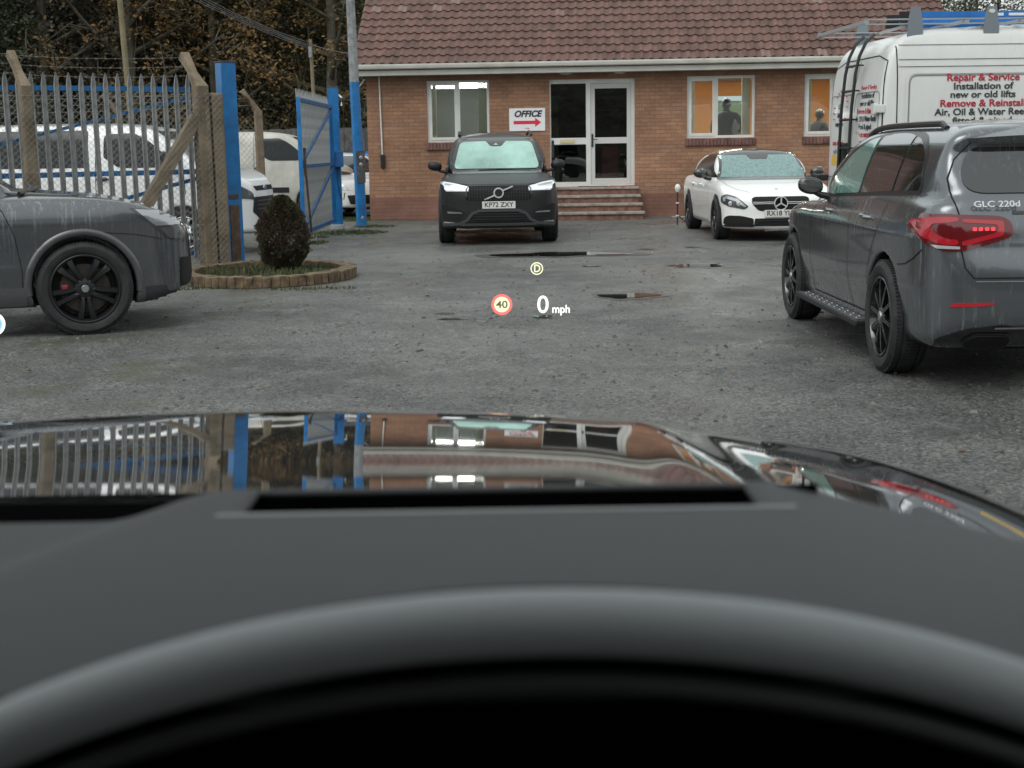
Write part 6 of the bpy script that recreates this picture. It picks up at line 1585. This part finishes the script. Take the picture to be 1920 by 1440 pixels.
    # instrument cowl: padded arch over the dials
    def arch(name, r_, ytop, zt, mm, half=.34, drop=1.0, y0=.50, R_=.54):
        P = []
        for i in range(61):
            a = (i/60-.5)*2*half; u = a/R_; P.append((cx+.006+R_*math.sin(u)*1.0, y0+.02*(1-math.cos(u)), zt-R_*(1-math.cos(u))*drop))
        mb = MB(); mb.tube(P, r_, 16); return P, mb.build(name, mm, t, smooth=True)
    P, cowl = arch('instrument_cowl', .0130, .5, 1.3200, mat('cowl_leather', (.31, .325, .33), .5, bump=.0006, bs=800))
    # cowl shroud running back from the arch to the dash top
    mb = MB()
    for x, y, z in P: mb.v += [(x, y, z+.006), (x, y+.10, z-.020-.02), (x, y+.17, z-.075)]
    for i in range(len(P)-1):
        for k in range(2): mb.f.append((i*3+k, i*3+3+k, i*3+4+k, i*3+1+k))
    s_ = mb.build('cowl_shroud', DM, cowl, fix=False); s_.data.polygons.foreach_set('use_smooth', [True]*len(mb.f))
    P2, _ = arch('cowl_lip', .0045, .5, 1.2955, mat('lip_grey', (.03, .032, .03), .6), R_=.53)
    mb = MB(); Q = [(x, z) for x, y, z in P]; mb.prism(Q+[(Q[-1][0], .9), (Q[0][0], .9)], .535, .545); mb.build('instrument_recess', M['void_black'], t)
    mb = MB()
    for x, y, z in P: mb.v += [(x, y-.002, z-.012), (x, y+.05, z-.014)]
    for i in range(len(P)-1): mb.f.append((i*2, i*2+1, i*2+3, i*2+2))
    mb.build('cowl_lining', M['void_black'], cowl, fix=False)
    # cabin roof, header and pillars (above the picture)
    mb = MB(); mb.bbox(-.72, .72, -1.5, .40, 1.66, 1.70, .02); mb.build('roof', DM, t)
    for sg in (1, -1):
        mb = MB(); mb.beam((sg*.92, .98, 1.12), (sg*.74, .36, 1.67), .07, .07); mb.build('windscreen_pillar', DM, t)
        mb = MB(); mb.bbox(min(sg*.80, sg*.90), max(sg*.80, sg*.90), -1.4, 1.05, .4, 1.16, .03); mb.build('door', GAP, t)
    mb = MB(); mb.bbox(-.8, .8, -1.5, -1.4, .4, 1.6, .03); mb.build('rear_panel', GAP, t)
    # head-up display: bright characters the driver sees hanging beyond the bonnet
    d = 9.0; rr = lambda px, py: _fw+_R*((px-960)/2550)+_U*((720-py)/2550)
    def P_(px, py):
        v = Vector((0, 0, EYE))+rr(px, py)*d; return v-Vector((XC, 0, 0))
    k = d/2550; HW = mat('display_white', (.5, .5, .45), .5, emit=(1, 1, .93), es=.66); HR = mat('display_red', (.5, .1, .1), .5, emit=(1, .16, .14), es=.60); HY = mat('display_cream', (.4, .4, .25), .5, emit=(1, .97, .58), es=.62); HI = mat('display_ink', (.1, .1, .05), .6, emit=(.10, .10, .03), es=.3)
    def fm(px, py, dz=0):
        return frame_m(P_(px, py)-Vector(rr(px, py))*dz, _R, _U)
    def ring(r0, r1): return MB().lathe([(r0, 0), (r1, 0), (r1, .001), (r0, .001), (r0, 0)], 48, axis='Z')
    hud = ring(14.5*k, 19.5*k).build('head_up_display', HR, t); hud.data.transform(fm(941, 571))
    o = MB().lathe([(0, .0), (14.6*k, 0), (14.6*k, .0008), (0, .0008)], 40, axis='Z').build('speed_limit_disc', HY, hud); o.data.transform(fm(941, 571))
    text('40', 'speed_limit_digits', 19*k, HI, hud, fm(941, 571.5, .002), bold=.02, width=22*k, ext=.0003)
    text('0', 'speed_digit', 46*k, HW, hud, fm(1018, 572.5), bold=.008, width=21*k, ext=.0003)
    text('mph', 'speed_unit', 21*k, HW, hud, fm(1052, 580), bold=.02, width=33*k, ext=.0003)
    o = ring(9.8*k, 11.8*k).build('gear_ring', HY, hud); o.data.transform(fm(1006.5, 503.5))
    text('D', 'gear_letter', 20*k, HY, hud, fm(1007, 504), bold=.015, width=11.5*k, ext=.0003)
    o = ring(17*k, 22*k).build('indicator_ring', mat('display_pale', (.8, .9, .95), .5, emit=(.8, .95, 1), es=.62), hud); o.data.transform(fm(-12, 608))
    o = ring(12.5*k, 17*k).build('indicator_ring', mat('display_blue', (.3, .5, .7), .5, emit=(.25, .50, .8), es=.5), hud); o.data.transform(fm(-12, 608))
host_car()
drop_protos()
